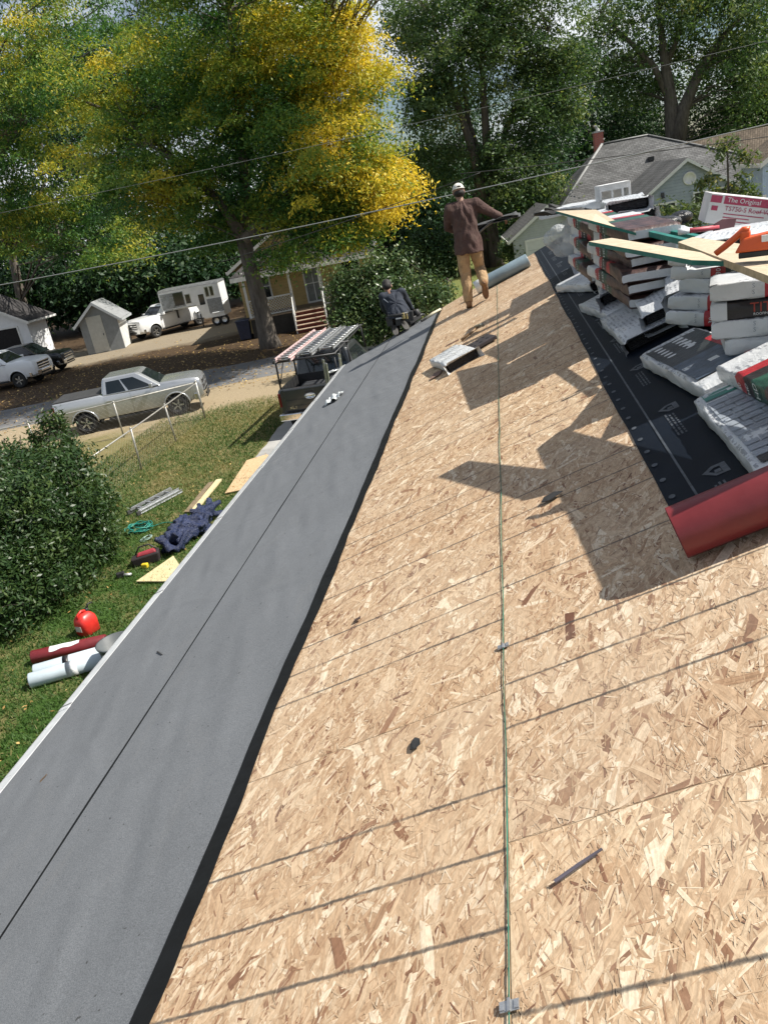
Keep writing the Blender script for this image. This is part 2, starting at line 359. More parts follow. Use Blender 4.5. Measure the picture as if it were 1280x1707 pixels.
# chalk-green panel edge at the seam is the panels' own green rim; the metal clips sit in it
for vy in (1.115, 2.46):
    mb = MB(); c = RP(SEAM, vy, 0)
    M = ROOF @ TR(SEAM, vy, .004)
    mb.box((0,0,.001), (.042,.024,.002), 0, M); mb.box((0,0,.004), (.006,.028,.006), 0, M); mb.box((.016,0,.003), (.010,.018,.004), 0, M); mb.box((-.016,0,.003), (.010,.018,.004), 0, M)
    mb.build('panel_clip', mat('galvanised_clip', (.42,.43,.44), .4, .7, .2, 40), house, world=True)
mb = MB(); n = 90
pts = [RP(SEAM+.002*math.sin(i*.9)+rnd.uniform(-.0015,.0015), -1+i*(yend(SEAM)+1)/n, .004+.0012*math.sin(i*1.7)) for i in range(n+1)]
mb.tube(pts, .0017, 5)
mb.build('green_joint', mat('green_joint_line', (.012,.14,.095), .6, var=.5, scale=3), house, world=True)

# ---- self-adhered membrane, two courses
def m_membrane(name, c, sel):
    q = NB(name); o = q.obj()
    g = q.noise(240, 4, .8, o); b = q.noise(1.6, 7, .7, o)
    cc = q.mix(1, q.ramp(g, [(.28, tuple(x*.38 for x in c)), (.72, tuple(x*1.62 for x in c))]), q.ramp(b, [(.3, .90), (.7, 1.06)]), 'MULTIPLY'); dst = q.ramp(q.noise(3.2, 7, .72, q.map(o, (1,.35,1)), 1.0), [(.56, 0.0), (.78, .16)]); cc = q.mix(dst, cc, (.27,.255,.235,1))
    sp = q.ramp(q.noise(160, 2, .5, o), [(.70, 0.0), (.76, 1.0)])
    cc = q.mix(q.math('MULTIPLY', sp, .35), cc, (.32,.32,.31,1))
    dk = q.ramp(q.noise(46, 2, .4, o), [(.735, 0.0), (.755, .8)]); cc = q.mix(dk, cc, (.03,.03,.03,1))
    q.col(cc); q.p(Roughness=.78, Specular_IOR_Level=.35); q.bump(q.math('ADD', q.math('MULTIPLY', g, .25), q.noise(5, 7, .68, q.map(o, (1,.5,1)), 1.2)), .36, .010); return q.m
M_MEM = m_membrane('mineral_membrane', (.131,.139,.149), 0)
M_SELV = mat('black_selvedge', (.004,.0045,.0045), .6, var=.4, scale=8, bump=.2, bscale=14, spec=.2)
def wav(a, b): return math.sin(a*1.7+b)+.6*math.sin(a*3.9+b*2.1)+.35*math.sin(a*9.3+b)
def membrane(v0, v1, label, hbase, y1f, sel=.055, curl=0):
    mb = MB(); nv, ny = 34, 700; r3 = random.Random(int(v0*100))
    WK = [(r3.uniform(v0+.1, v1-.1), r3.uniform(.8, 11.5), r3.uniform(-.9, .9), r3.uniform(.15, .5), r3.uniform(.002, .0045), r3.uniform(.018, .035)) for _ in range(26)]
    def fn(i, j):
        y = YB + (y1f(v0+(v1-v0)*i)-YB)*j
        edge = .0035*wav(y*.8, 1.0) + .002*wav(y*2.4, .3) if curl else .002*wav(y, .4)
        v = v0 + (v1+edge-v0)*i if i > .5 else v0 + (v1-v0)*i + edge*max(0, i)*1.0
        h = hbase + .0018*wav(y*1.3+i*4, i*5) * math.sin(PI*min(1, i*1.02)) + .0012*wav(y*4+i*9, 2)*math.sin(PI*i)
        for (wv_, wy, wa, wl, wh, ww) in WK:
            dv, dy = v-wv_, y-wy
            if abs(dv) < .6 and abs(dy) < .6:
                al = dv*math.cos(wa)+dy*math.sin(wa); ac = -dv*math.sin(wa)+dy*math.cos(wa)+.03*math.sin(al*9)
                h += wh*math.exp(-(ac/ww)**2-(al/wl)**4)*min(1, i*8)*min(1, (1-i)*8)
        if curl: h += curl*max(0, (i-.93)/.07)**2 * (.55+.45*math.sin(y*2.3)+.3*math.sin(y*5.1))
        return RP(v, y, h)
    mb.grid(fn, nv, ny)
    k = 0                                            # selvedge: a black strip along the upslope edge
    mb2 = MB()
    def fn2(i, j):
        y = YB + (y1f(v1)-YB)*j; edge = .0035*wav(y*.8, 1.0) + .002*wav(y*2.4, .3) if curl else .002*wav(y, .4)
        a = v1 + edge; h = hbase + (curl*(.55+.45*math.sin(y*2.3)+.3*math.sin(y*5.1)) if curl else 0)
        b = a + sel + (.006*wav(y*1.9, 2) if curl else 0)
        return RP(a-.004+(b-a)*i, y, max(.004, (h+.0015)*(1-i)+.004*i))
    mb2.grid(fn2, 4, ny)
    c = RP((v0+v1)/2, 5, 0)
    t = empty('roof_membrane', c, label, 'roof membrane')
    s_ = mb.build('mineral_sheet', M_MEM, t, world=True)
    z = mb2.build('selvedge', M_SELV, t, world=True)
    return t
membrane(EAVE-.004, -2.585, 'grey roofing membrane strip along the eave, below the black joint', .0065, yend, sel=.012)
membrane(-2.572, -1.715, 'grey roofing membrane strip with black upper edge beside the bare boards', .0095, yend, sel=.062, curl=.005)
# ---- black synthetic underlayment with its red-backed roll
def m_under():
    q = NB('underlayment_black'); o = q.obj()
    q.col(q.ramp(q.noise(3, 5), [(.3, (.0035,.006,.011)), (.7, (.006,.010,.018))])); q.p(Roughness=.55, Specular_IOR_Level=.12)
    q.bump(q.math('ADD', q.noise(300, 2), q.math('MULTIPLY', q.noise(4, 4), 2.0)), .22, .004); return q.m
ul = empty('underlayment', RP(.55, 2.6, .1), 'black roof underlayment sheet unrolled up the roof, ending in a red roll', 'underlayment')
mb = MB(); UY0 = 2.60
mb.grid(lambda i, j: RP(.075+(RIDGE-.075)*i+.004*wav(j*12, 1)*(1-i), UY0+(yend(.075+(RIDGE-.075)*i)-UY0)*j, .005+.002*abs(wav(j*40+i*3, i*4))*math.sin(PI*i)), 12, 160)
mb.grid(lambda i, j: BP(.9*i, UY0+(15-UY0)*j, .005+.001*wav(j*40, i)), 4, 40)
mb.build('sheet', m_under(), ul, world=True)
mb = MB(); prof = []; R0 = .098
for kk in range(0, 61):                                     # spiral section
    a = -PI/2 - kk*.42; r = R0*(1-.008*kk); prof.append((r*math.cos(a), r*math.sin(a)))
def fr(i, j):
    k2 = i*60; a0 = int(min(59, k2)); p, q2 = prof[a0], prof[a0+1]; f = k2-a0
    return RP(.052+1.08*j, UY0-.02+(p[0]*(1-f)+q2[0]*f), R0+.008+p[1]*(1-f)+q2[1]*f)
mb.grid(fr, 60, 14)
q = NB('red_roll'); o_ = q.obj(); q.col(q.ramp(q.noise(5, 6), [(.3, (.125,.013,.016)), (.7, (.185,.020,.024))])); q.p(Roughness=.42); q.bump(q.noise(9, 4), .3, .01)
M_RED = q.m
mb.build('roll', M_RED, ul, world=True)
mb = MB()
def strip(v0, v1, y0, y1, h=.0085): mb.add([RP(v0,y0,h), RP(v1,y0,h), RP(v1,y1,h), RP(v0,y1,h)], [(0,1,2,3)])
yy = UY0
while yy < 14.3:                                            # printed lap line, dashes and house emblems
    strip(.183, .193, yy, yy+.6); yy += .6
for k in range(62):
    y = UY0+.1+k*.19; mb.add([RP(.105+.014*math.cos(a*PI/4), y+.02*math.sin(a*PI/4), .0085) for a in range(8)], [tuple(range(8))])
for k in range(12):
    y = UY0+.55+k*.95
    M = ROOF @ TR(.30, y, .0088) @ RZ(90)
    for z in (1.0,):
        s_ = .052
        ol = [(-1,-.9),(1,-.9),(1,.15),(.15,1.05),(-1,.2)]; il = [(-.62,-.4),(.55,-.4),(.55,.05),(.1,.55),(-.55,.1)]
        mb.add([(x*s_, y_*s_, 0) for x, y_ in ol]+[(x*s_, y_*s_, 0) for x, y_ in il], [(i, (i+1)%5, 5+(i+1)%5, 5+i) for i in range(5)], M=M)
        mb.add([(-.5*s_,-.35*s_,0),(.1*s_,-.35*s_,0),(.1*s_,.1*s_,0),(-.5*s_,.2*s_,0)], [(0,1,2,3)], M=M)
    for r_ in range(3):
        x = .26+r_*.018; y2 = y-.42
        xx = 0
        while xx < .30:
            l_ = rnd.uniform(.02, .05); strip(x, x+.009, y2+xx, y2+xx+l_); xx += l_+.012
    for e_ in range(3): mb.add([RP(.55+.2*e_+.014*math.cos(a*PI/4), y+.2*e_-.1+.02*math.sin(a*PI/4), .0088) for a in range(8)], [tuple(range(8))])
mb.build('printed_marks', mat('grey_print', (.050,.058,.070), .5, var=.5, scale=30), ul, world=True)
# ---- loose scraps on the boards
M_FELT = mat('felt_scrap', (.018,.018,.018), .7, var=.3, scale=40, bump=.4)
def scrap(u, v, pts, label, m=M_FELT, name='felt_scrap', cat='scrap', rot=0, h=.006):
    r = ray(u, v); t = -(D-.004)/Vector(r).dot(RN); P = Vector(r)*t
    M = ROOF @ TR(P.dot(RU), P.y, .003) @ RZ(rot); mb = MB(); n = len(pts)
    vs = [(x, y, h*.3+h*abs(math.sin(9*x+7*y+i))) for i, (x, y) in enumerate(pts)]
    mb.add([(x, y, z) for x, y, z in vs]+[(x, y, z+.003) for x, y, z in vs], [tuple(range(n-1,-1,-1)), tuple(range(n,2*n))]+[(i,(i+1)%n,n+(i+1)%n,n+i) for i in range(n)], M=M)
    return tag(mb.build(name, m), label, cat)
scrap(693, 1243, [(-.018,-.016),(0,-.024),(.020,-.010),(.013,.024),(-.004,.034),(-.015,.016)], 'black arrow-shaped scrap of felt on the boards left of the seam', h=.005)
scrap(921, 831, [(-.055,-.014),(-.016,-.034),(.036,-.014),(.058,.014),(.016,.034),(-.036,.02)], 'black torn scrap of felt on the sunlit boards right of the seam', h=.012)
scrap(966, 1446, [(-.066,-.004),(.0,-.005),(.066,-.002),(.066,.004),(.0,.005),(-.066,.003)], 'narrow dark sliver lying on the bare boards near the camera', mat('dark_sliver', (.09,.08,.10), .7), 'wood_sliver', 'sliver', rot=24)
scrap(755, 576, [(-.09,-.02),(.0,-.03),(.08,.0),(.10,.03),(.02,.015),(-.06,.03)], 'curled brown strip on the boards behind the opened white bundle', mat('brown_strip', (.10,.05,.03), .8), 'bark_strip', 'strip', rot=10, h=.03)
scrap(727, 625, [(-.06,-.13),(.05,-.10),(.07,.10),(-.04,.13)], 'brown flat shingle piece left of the opened white bundle', mat('brown_piece', (.16,.10,.075), .85), 'shingle_scrap', 'shingle piece', rot=-4)
scrap(596, 1034, [(-.02,-.012),(.02,-.01),(.018,.012),(-.015,.012)], 'small dark chip on the boards close to the membrane edge', mat('brown_chip', (.07,.04,.03), .8), 'wood_chip', 'chip')
scrap(72, 1300, [(-.02,-.006),(.02,-.004),(.03,.006),(-.01,.008)], 'dry brown twig on the grey eave membrane near the camera', mat('twig', (.10,.06,.03), .8), 'twig', 'twig', rot=60)
scrap(267, 1090, [(-.06,-.004),(.06,-.003),(.06,.004),(-.06,.003)], 'short dark stick on the grey eave membrane beside the long joint', mat('stick', (.03,.03,.03), .8), 'stick', 'stick', rot=-48)
# ================================================================== GROUND
ST = math.radians(14); SD = Vector((math.cos(ST), math.sin(ST), 0)); SN = Vector((-math.sin(ST), math.cos(ST), 0))
def SP(a, s, z=0): return SD*a + SN*s + Vector((0, 0, z))      # street coordinates: along, across
def m_ground():
    q = NB('ground_soil'); o = q.obj(); sx = q.n('SeparateXYZ', {0: o}); X, Y = sx.outputs[0], sx.outputs[1]
    wp = q.noise(.35, 5, .65, o); wv = q.math('MULTIPLY', q.math('SUBTRACT', wp, .5), 6)
    s = q.math('ADD', q.math('ADD', q.math('MULTIPLY', X, -math.sin(ST)), q.math('MULTIPLY', Y, math.cos(ST))), wv)
    fine = q.noise(9, 6, .7, o); mid = q.noise(1.1, 5, .65, o)
    grass = q.mix(fine, (.022,.052,.010,1), (.060,.115,.022,1))
    dry = q.mix(fine, (.13,.105,.045,1), (.27,.215,.10,1))
    lawn = q.mix(q.ramp(mid, [(.46, 0), (.66, .9)]), grass, dry)
    lawn = q.mix(q.ramp(s, [(0, 0)]) if False else q.n('MapRange', {'Value': s, 'From Min': 15.5, 'From Max': 24}).outputs[0], lawn, q.mix(.28, dry, lawn))
    tan = q.mix(fine, (.19,.15,.095,1), (.40,.32,.21,1))
    c = q.mix(q.n('MapRange', {'Value': s, 'From Min': 26.5, 'From Max': 28.5}).outputs[0], lawn, tan)
    dirt = q.mix(fine, (.028,.018,.010,1), (.095,.060,.032,1))
    c = q.mix(q.n('MapRange', {'Value': s, 'From Min': 36.5, 'From Max': 37.5}).outputs[0], c, dirt)
    drive = q.mix(fine, (.16,.13,.09,1), (.31,.26,.19,1))
    dm = q.math('MULTIPLY', q.n('MapRange', {'Value': s, 'From Min': 47.5, 'From Max': 49.5}).outputs[0], q.n('MapRange', {'Value': s, 'From Min': 58, 'From Max': 55}).outputs[0])
    c = q.mix(dm, c, drive)
    fl = q.mix(fine, (.070,.095,.022,1), (.19,.20,.065,1))
    rm = q.math('MULTIPLY', q.n('MapRange', {'Value': X, 'From Min': -9.5, 'From Max': -7.0}).outputs[0], q.n('MapRange', {'Value': s, 'From Min': 38, 'From Max': 39}).outputs[0])
    c = q.mix(rm, c, fl)
    q.col(c); q.p(Roughness=.9, Specular_IOR_Level=.2); q.bump(q.noise(22, 6, .7, o), .6, .03); return q.m
mb = MB()
def gfn(i, j):
    x, y = -400+800*i, -150+900*j
    return (x, y, 0)
mb.grid(gfn, 40, 40)
tag(mb.build('ground', m_ground()), kind='structure'); g_ = bpy.data.objects['ground']; g_.data.transform(Matrix.Translation(g_.location)); g_.location = (0,0,0)
def m_road(name, a, b, sc=60):
    q = NB(name); o = q.obj(); f = q.noise(sc, 3, .7, o); p = q.noise(.8, 5, .6, o)
    c = q.mix(1, q.mix(f, (*a,1), (*b,1)), q.ramp(p, [(.3, .72), (.7, 1.15)]), 'MULTIPLY'); q.col(c); q.p(Roughness=.88); q.bump(f, .3, .01); return q.m
mb = MB(); mb.grid(lambda i, j: tuple(SP(-150+300*i, 32.4+4.9*j+.12*wav(i*40, j*3), .004)), 120, 2)
road = tag(mb.build('road', m_road('worn_asphalt', (.10,.10,.103), (.19,.19,.19))), kind='structure')
mb = MB(); mb.grid(lambda i, j: (-7.15+3.6*i+.05*wav(j*8,1), 18.6+12.9*j, .008), 4, 30)
tag(mb.build('driveway', m_road('driveway_concrete', (.28,.275,.26), (.42,.41,.39), 90)), kind='structure')

# ================================================================== VEHICLES
M_TYRE = mat('tyre_rubber', (.018,.018,.018), .8, var=.3, scale=20)
M_RIM = mat('wheel_alloy', (.48,.49,.50), .3, .9, .15, 10)
M_GLASS = NB('dark_glass').col((.012,.016,.018)).p(Roughness=.06, Specular_IOR_Level=.7).m
M_CHROME = mat('chrome', (.62,.63,.64), .18, 1, .1, 6)
M_BLK = mat('black_plastic', (.02,.02,.021), .5, var=.3, scale=12)
M_LAMP = NB('headlamp').col((.62,.65,.66)).p(Roughness=.12, Metallic=.3).m
M_TAIL = NB('tail_lamp').col((.11,.008,.008)).p(Roughness=.2).m
def paint(name, c, met=.2, rough=.28, dirt=.25):
    q = NB(name); o = q.obj(); sz = q.n('SeparateXYZ', {0: o}).outputs[2]
    d = q.math('MULTIPLY', q.n('MapRange', {'Value': sz, 'From Min': .95, 'From Max': .35}).outputs[0], q.ramp(q.noise(6, 6, .65, o), [(.3, .1), (.7, dirt*2.2)]))
    q.col(q.mix(d, (*c, 1), (.16,.13,.10,1))); q.p(Roughness=rough, Metallic=met, Coat_Weight=.5, Coat_Roughness=.08); return q.m
def pickup(name, M, label, body, open_bed=False, hood=1.30, grille='cross', bumper=None, tail_text=None, cat='pickup truck', cap=False, scale=1.0):
    t = empty(name, M @ SC(scale, scale, scale), label, cat)
    bumper = bumper or M_CHROME
    # lower body loft, rear to front
    st = [(-2.86,.90,1.33,.60),(-2.80,.965,1.36,.48),(-1.0,.985,1.37,.42),(-.95,.985,1.34,.42),(1.25,.985,1.28,.42),(1.35,.98,hood+.02,.42),(2.30,.975,hood-.01,.46),(2.66,.955,hood-.05,.50),(2.80,.92,hood-.13,.54),(2.86,.88,hood-.26,.58)]
    rings = []
    for x, wd, zt, zb in st:
        h = zt-zb
        half = [(wd*.86, zb), (wd*.955, zb+.05), (wd*.985, zb+h*.30), (wd, zb+h*.55), (wd*.99, zb+h*.80), (wd*.955, zt-.05), (wd*.90, zt)]
        crown = [(wd*.45, zt+.025 if x > 1.3 else zt)]
        r = [(x, -y, z) for y, z in half] + [(x, -y, z) for y, z in crown] + [(x, y, z) for y, z in crown[::-1]] + [(x, y, z) for y, z in half[::-1]]
        rings.append(r)
    mb = MB(); mb.loft(rings)
    mb.f = [f if len(f) == 4 else f for f in mb.f]
    me = mb.mesh('b', body); ob = bpy.data.objects.new('b', me); COL.objects.link(ob)
    bv = ob.modifiers.new('e', 'EDGE_SPLIT'); ob.modifiers.remove(bv)
    cut = MB()
    for x in (-1.79, 1.79):
        for sy in (-1, 1): cut.tube([(x, sy*.62, .42), (x, sy*1.3, .42)], .50, 28)
    if open_bed: cut.box((-1.90, 0, 1.25), (1.70, 1.62, 1.10))
    co = bpy.data.objects.new('c', cut.mesh('c', M_BLK)); COL.objects.link(co)
    bo = ob.modifiers.new('bool', 'BOOLEAN'); bo.object = co; bo.operation = 'DIFFERENCE'; bo.solver = 'EXACT'
    try: bo.material_mode = 'TRANSFER'
    except Exception: pass
    dg = bpy.context.evaluated_depsgraph_get(); dg.update()
    m2 = bpy.data.meshes.new_from_object(ob.evaluated_get(dg)); bpy.data.objects.remove(ob); bpy.data.objects.remove(co)
    m2.set_sharp_from_angle(angle=.55)
    link('body', m2, t)
    # cab
    xb0, xb1, wb, zb = -.95, 1.40, .935, 1.30; xt0, xt1, wt, zt = -.80, .60, .77, 1.93
    cab = MB(); n = 6; rings = []
    for (f, zz, k) in ((0, zb, 1), (.85, zb+(zt-zb)*.85, 1), (.97, zb+(zt-zb)*.975, .985), (1, zt+.01, .93)):
        a, b, wd = xb0+(xt0-xb0)*f, xb1+(xt1-xb1)*f, (wb+(wt-wb)*f)*k
        if k < 1: a, b = a+(1-k)*.9, b-(1-k)*1.1
        rings.append([(a+.06, -wd, zz), (b-.10, -wd, zz), (b, -wd*.86, zz), (b, wd*.86, zz), (b-.10, wd, zz), (a+.06, wd, zz), (a, wd*.9, zz), (a, -wd*.9, zz)])
    cab.loft(rings, smooth=False)
    cab.build('cab', body, t, bevel=.03, seg=3)
    def side(u, v, sy, off=.008):
        y = wb+(wt-wb)*v; return ((xb0+.06+(xt0-xb0)*v)*(1-u)+(xb1-.10+(xt1-xb1)*v)*u, sy*(y+off), zb+(zt-zb)*v)
    for sy in (-1, 1):
        for (u0, u1, ua, ub, nm) in ((.07, .42, .07, .43, 'rear_side_window'), (.47, .90, .46, .80, 'front_side_window')):
            mb = MB(); mb.hexa([side(u0,.08,sy), side(u1,.08,sy), side(u1,.08,sy,-.02), side(u0,.08,sy,-.02), side(ua,.80,sy), side(ub,.80,sy), side(ub,.80,sy,-.02), side(ua,.80,sy,-.02)] if sy < 0 else
                [side(u0,.08,sy,-.02), side(u1,.08,sy,-.02), side(u1,.08,sy), side(u0,.08,sy), side(ua,.80,sy,-.02), side(ub,.80,sy,-.02), side(ub,.80,sy), side(ua,.80,sy)])
            mb.build(nm, M_GLASS, t)
    def scr(u, v, x0, x1, off): 
        x = x0+(x1-x0)*v; wd = (wb+(wt-wb)*v)*.84; return (x+off, (u*2-1)*wd, zb+(zt-zb)*v+abs(off)*.5)
    for nm, x0, x1, o1 in (('windshield', xb1, xt1, .012), ('rear_window', xb0, xt0, -.012)):
        mb = MB(); mb.hexa([scr(0,.07,x0,x1,-o1), scr(1,.07,x0,x1,-o1), scr(1,.07,x0,x1,o1), scr(0,.07,x0,x1,o1), scr(.04,.86,x0,x1,-o1), scr(.96,.86,x0,x1,-o1), scr(.96,.86,x0,x1,o1), scr(.04,.86,x0,x1,o1)]); mb.build(nm, M_GLASS, t)
    # doors as panels standing proud by a hair, with handles
    for sy in (-1, 1):
        for a, b, nm in ((-.86, .13, 'rear_door'), (.15, 1.22, 'front_door')):
            mb = MB(); N = 7
            def dfn(i, j, a=a, b=b, sy=sy):
                z = .52+.75*j; wd = .985*(.985+.015*math.sin(PI*min(1, (z-.45)/.85)))+.006
                if z > 1.18: wd -= (z-1.18)*.25
                return (a+(b-a)*i, sy*wd, z)
            mb.grid(dfn, 4, N); d = mb.build(nm, body, t)
            h = MB(); h.box((a+.16, sy*1.0, 1.10), (.19, .035, .035)); h.build('door_handle', body if body is not None else M_CHROME, d, bevel=.01)
        mb = MB(); mb.box((1.02, sy*1.12, 1.40), (.12, .22, .17)); mb.box((1.04, sy*1.0, 1.33), (.06, .12, .05)); mb.build('wing_mirror', body, t, bevel=.03)
        mb = MB(); mb.box((0.15, sy*.93, .40), (2.1, .14, .06)); mb.build('side_step', M_BLK, t, bevel=.015)
        for x in (-1.79, 1.79):                           # arch lip
            mb = MB(); mb.tube([(x+.50*math.cos(a), sy*.985, .42+.50*math.sin(a)) for a in [PI*k/14 for k in range(0, 15)]], .030, 6); mb.build('wheel_arch', body, t)
    for x in (-1.79, 1.79):
        for sy in (-1, 1):
            wm = TR(x, sy*.86, .40) @ RX(-90*sy)
            tt = MB(); tt.lathe([(.25,-.12),(.33,-.135),(.385,-.11),(.40,-.06),(.40,.06),(.385,.11),(.33,.135),(.25,.12)], 28, 0, wm)
            ty = tt.build('tyre', M_TYRE, t)
            rm = MB(); rm.lathe([(.0,.06),(.05,.075),(.06,.05),(.20,.03),(.235,.06),(.255,.125),(.265,.12),(.265,-.12),(.0,-.12)], 24, 1, wm)
            for k in range(5):
                a = 2*PI*k/5; rm.box((.135, 0, .075), (.19, .055, .03), 0, wm @ RZ(math.degrees(a)))
            rm.build('rim', [M_RIM, M_BLK], ty)
    # front
    mb = MB(); mb.box((2.83, 0, hood-.40), (.10, 1.10, .36)); g = mb.build('grille', M_BLK, t, bevel=.02)
    mb = MB()
    if grille == 'cross':
        mb.box((2.885, 0, hood-.40), (.03, 1.12, .05)); mb.box((2.885, 0, hood-.40), (.03, .06, .38)); mb.box((2.885, 0, hood-.20), (.03, 1.14, .045)); mb.box((2.885, 0, hood-.60), (.03, 1.14, .045))
    else:
        for z in (-.22, -.37, -.50): mb.box((2.885, 0, hood+z), (.03, 1.16, .055))
        mb.box((2.90, 0, hood-.36), (.03, .22, .08))
    mb.build('grille_bar', body if grille == 'cross' else M_CHROME, g, bevel=.01)
    for sy in (-1, 1):
        mb = MB(); mb.hexa([(2.70, sy*.60-.20, hood-.52), (2.80, sy*.60-.20, hood-.52), (2.80, sy*.60+.20, hood-.52), (2.70, sy*.60+.20, hood-.52), (2.62, sy*.68-.20, hood-.24), (2.84, sy*.62-.20, hood-.26), (2.82, sy*.62+.20, hood-.26), (2.62, sy*.68+.20, hood-.24)])
        mb.build('headlight', M_LAMP, t, bevel=.03)
    mb = MB(); mb.prism([(2.62,-.97),(2.86,-.72),(2.93,-.4),(2.93,.4),(2.86,.72),(2.62,.97),(2.50,.97),(2.50,-.97)], .46, .74); fb = mb.build('front_bumper', bumper, t, bevel=.03)
    mb = MB(); mb.box((2.935, 0, .58), (.02, .9, .09)); mb.box((2.935, 0, .46), (.03, 1.1, .06)); mb.build('air_intake', M_BLK, fb)
    # rear
    mb = MB(); mb.box((-2.99, 0, .60), (.20, 1.9, .20)); rb = mb.build('rear_bumper', bumper, t, bevel=.03)
    mb = MB(); mb.box((-3.095, 0, .62), (.012, .62, .13)); mb.build('bumper_step', M_BLK, rb)
    mb = MB(); mb.box((-2.865, 0, 1.03), (.07, 1.52, .62)); tg = mb.build('tailgate', body, t, bevel=.03)
    mb = MB(); mb.box((-2.905, 0, 1.22), (.02, .26, .08)); mb.box((-2.905, .0, 1.03), (.016, 1.44, .014)); mb.box((-2.905, .0, .86), (.016, 1.44, .014)); mb.build('tailgate_handle', M_BLK, tg, bevel=.006)
    if tail_text:
        mb = MB(); mb.lathe([(.0,.0),(.105,.0),(.11,.012),(.085,.014),(.08,.006),(0,.006)], 24, 0, TR(-2.902, 0, 1.09) @ RZ(-90) @ RX(90) @ SC(1.5,.8,1)); mb.build('oval_badge', M_CHROME, tg)
        vs, fs = text(tail_text, .13); mb = MB(); mb.add(vs, fs, M=TR(-2.904, .66, .78) @ RZ(-90) @ RX(90)); mb.build('model_lettering', M_CHROME, tg)
    for sy in (-1, 1):
        mb = MB(); mb.box((-2.83, sy*.905, 1.05), (.09, .09, .40)); mb.build('tail_light', M_TAIL, t, bevel=.025)
    if cap:
        mb = MB(); mb.box((-1.93, 0, 1.385), (1.82, 1.74, .05)); mb.build('bed_cover', mat('bed_cover_vinyl', (.035,.035,.036), .6, bump=.2), t, bevel=.02)
    return t
P_SILV = paint('silver_paint', (.46,.475,.49), .6, .22, .2)
P_WHITE = paint('white_paint', (.74,.75,.76), 0, .3, .2)
P_GREY = paint('charcoal_paint', (.045,.048,.052), .4, .30, .3)
P_BLACK = paint('black_paint', (.010,.011,.013), .2, .22, .15)
rw, fw = atz(152, 722), atz(300, 692); mid = (rw+fw)/2; hd = math.degrees(math.atan2(fw.y-rw.y, fw.x-rw.x))+1
s_ = .905
pickup('pickup_truck', Matrix.Translation(mid) @ RZ(hd) @ TR(0, .92*s_, 0), 'silver crew cab pickup parked on the gravel shoulder behind the wire fence', P_SILV, cap=True, scale=s_, hood=1.37)
f150 = Matrix.Translation((-5.72, 21.25, 0)) @ RZ(88) @ TR(2.9, 0, 0)
ft = pickup('pickup_truck', f150, 'charcoal grey pickup with a ladder rack parked on the driveway by the eave', P_GREY, open_bed=True, tail_text='XLT', bumper=M_CHROME)
# ladder rack: posts, rails and cross bars
mb = MB()
for x in (-2.70, -.98):
    for sy in (-1, 1): mb.tube([(x, sy*.86, 1.34), (x, sy*.84, 2.08)], .028, 8)
    mb.tube([(x, -.92, 2.10), (x, .92, 2.10)], .030, 8)
for sy in (-1, 1): mb.tube([(-2.72, sy*.84, 2.08), (2.2, sy*.70, 2.08)], .024, 8); mb.tube([(-2.70, sy*.86, 1.42), (-1.9, sy*.85, 2.06)], .018, 6)
mb.tube([(1.9, -.75, 2.10), (1.9, .75, 2.10)], .026, 8); mb.tube([(1.9,-.7,2.10),(2.0,-.72,1.36)], .026, 8); mb.tube([(1.9,.7,2.10),(2.0,.72,1.36)], .026, 8)
mb.build('ladder_rack', mat('rack_steel', (.03,.03,.032), .5, .4), ft)
mb = MB(); mb.box((-1.6, .25, .98), (.9, .7, .35)); mb.box((-1.25, -.45, 1.0), (.5, .5, .4)); mb.box((-2.2, -.3, .95), (.6, .4, .22)); tag(mb.build('tool_crate', mat('crate_dark', (.03,.032,.036), .6), None) if False else mb.build('bed_box', mat('crate_dark', (.03,.032,.036), .6), ft, bevel=.02))
M_ALUM = mat('ladder_aluminium', (.52,.53,.54), .38, .8, .15, 14)
M_FIBRE = mat('ladder_fibreglass_red', (.60,.43,.42), .5, 0, .2, 14)
M_ORNG = mat('ladder_foot_rubber', (.04,.04,.04), .8)
def ladder(M, L_, label, rail=M_ALUM, wd=.42, sections=1, pads=True, cat='ladder', group=None):
    t = empty('ladder', M, label, cat, group)
    for k in range(sections):
        w2, z = wd/2-.034*k, .058*k; ln = L_*(1-.04*k)
        for sy in (-1, 1):
            mb = MB(); mb.box((ln/2, sy*w2, z), (ln, .012, .075)); mb.box((ln/2, sy*(w2+.012), z+.034), (ln, .030, .007)); mb.box((ln/2, sy*(w2+.012), z-.034), (ln, .030, .007)); mb.build('side_rail', rail, t, bevel=.003)
        x = .18
        while x < ln-.1:
            mb = MB(); mb.tube([(x, -w2, z), (x, w2, z)], .018, 8); mb.build('rung', M_ALUM, t); x += .305
    if pads:
        for sy in (-1, 1):
            mb = MB(); mb.box((-.03, sy*wd/2, 0), (.12, .05, .10)); mb.build('rubber_foot', M_ORNG, t, bevel=.01)
    return t
RK = f150 @ TR(-2.95, 0, 2.165)
ladder(RK @ TR(0, .55, 0), 4.7, 'pinkish red fibreglass extension ladder tied on the truck rack', M_FIBRE, .44, 2)
ladder(RK @ TR(.35, .02, 0), 4.3, 'bare aluminium ladder tied in the middle of the truck rack', M_ALUM, .42, 2)
ladder(RK @ TR(.9, -.48, 0), 3.7, 'aluminium ladder on the rack edge nearest the house', M_ALUM, .40, 1)
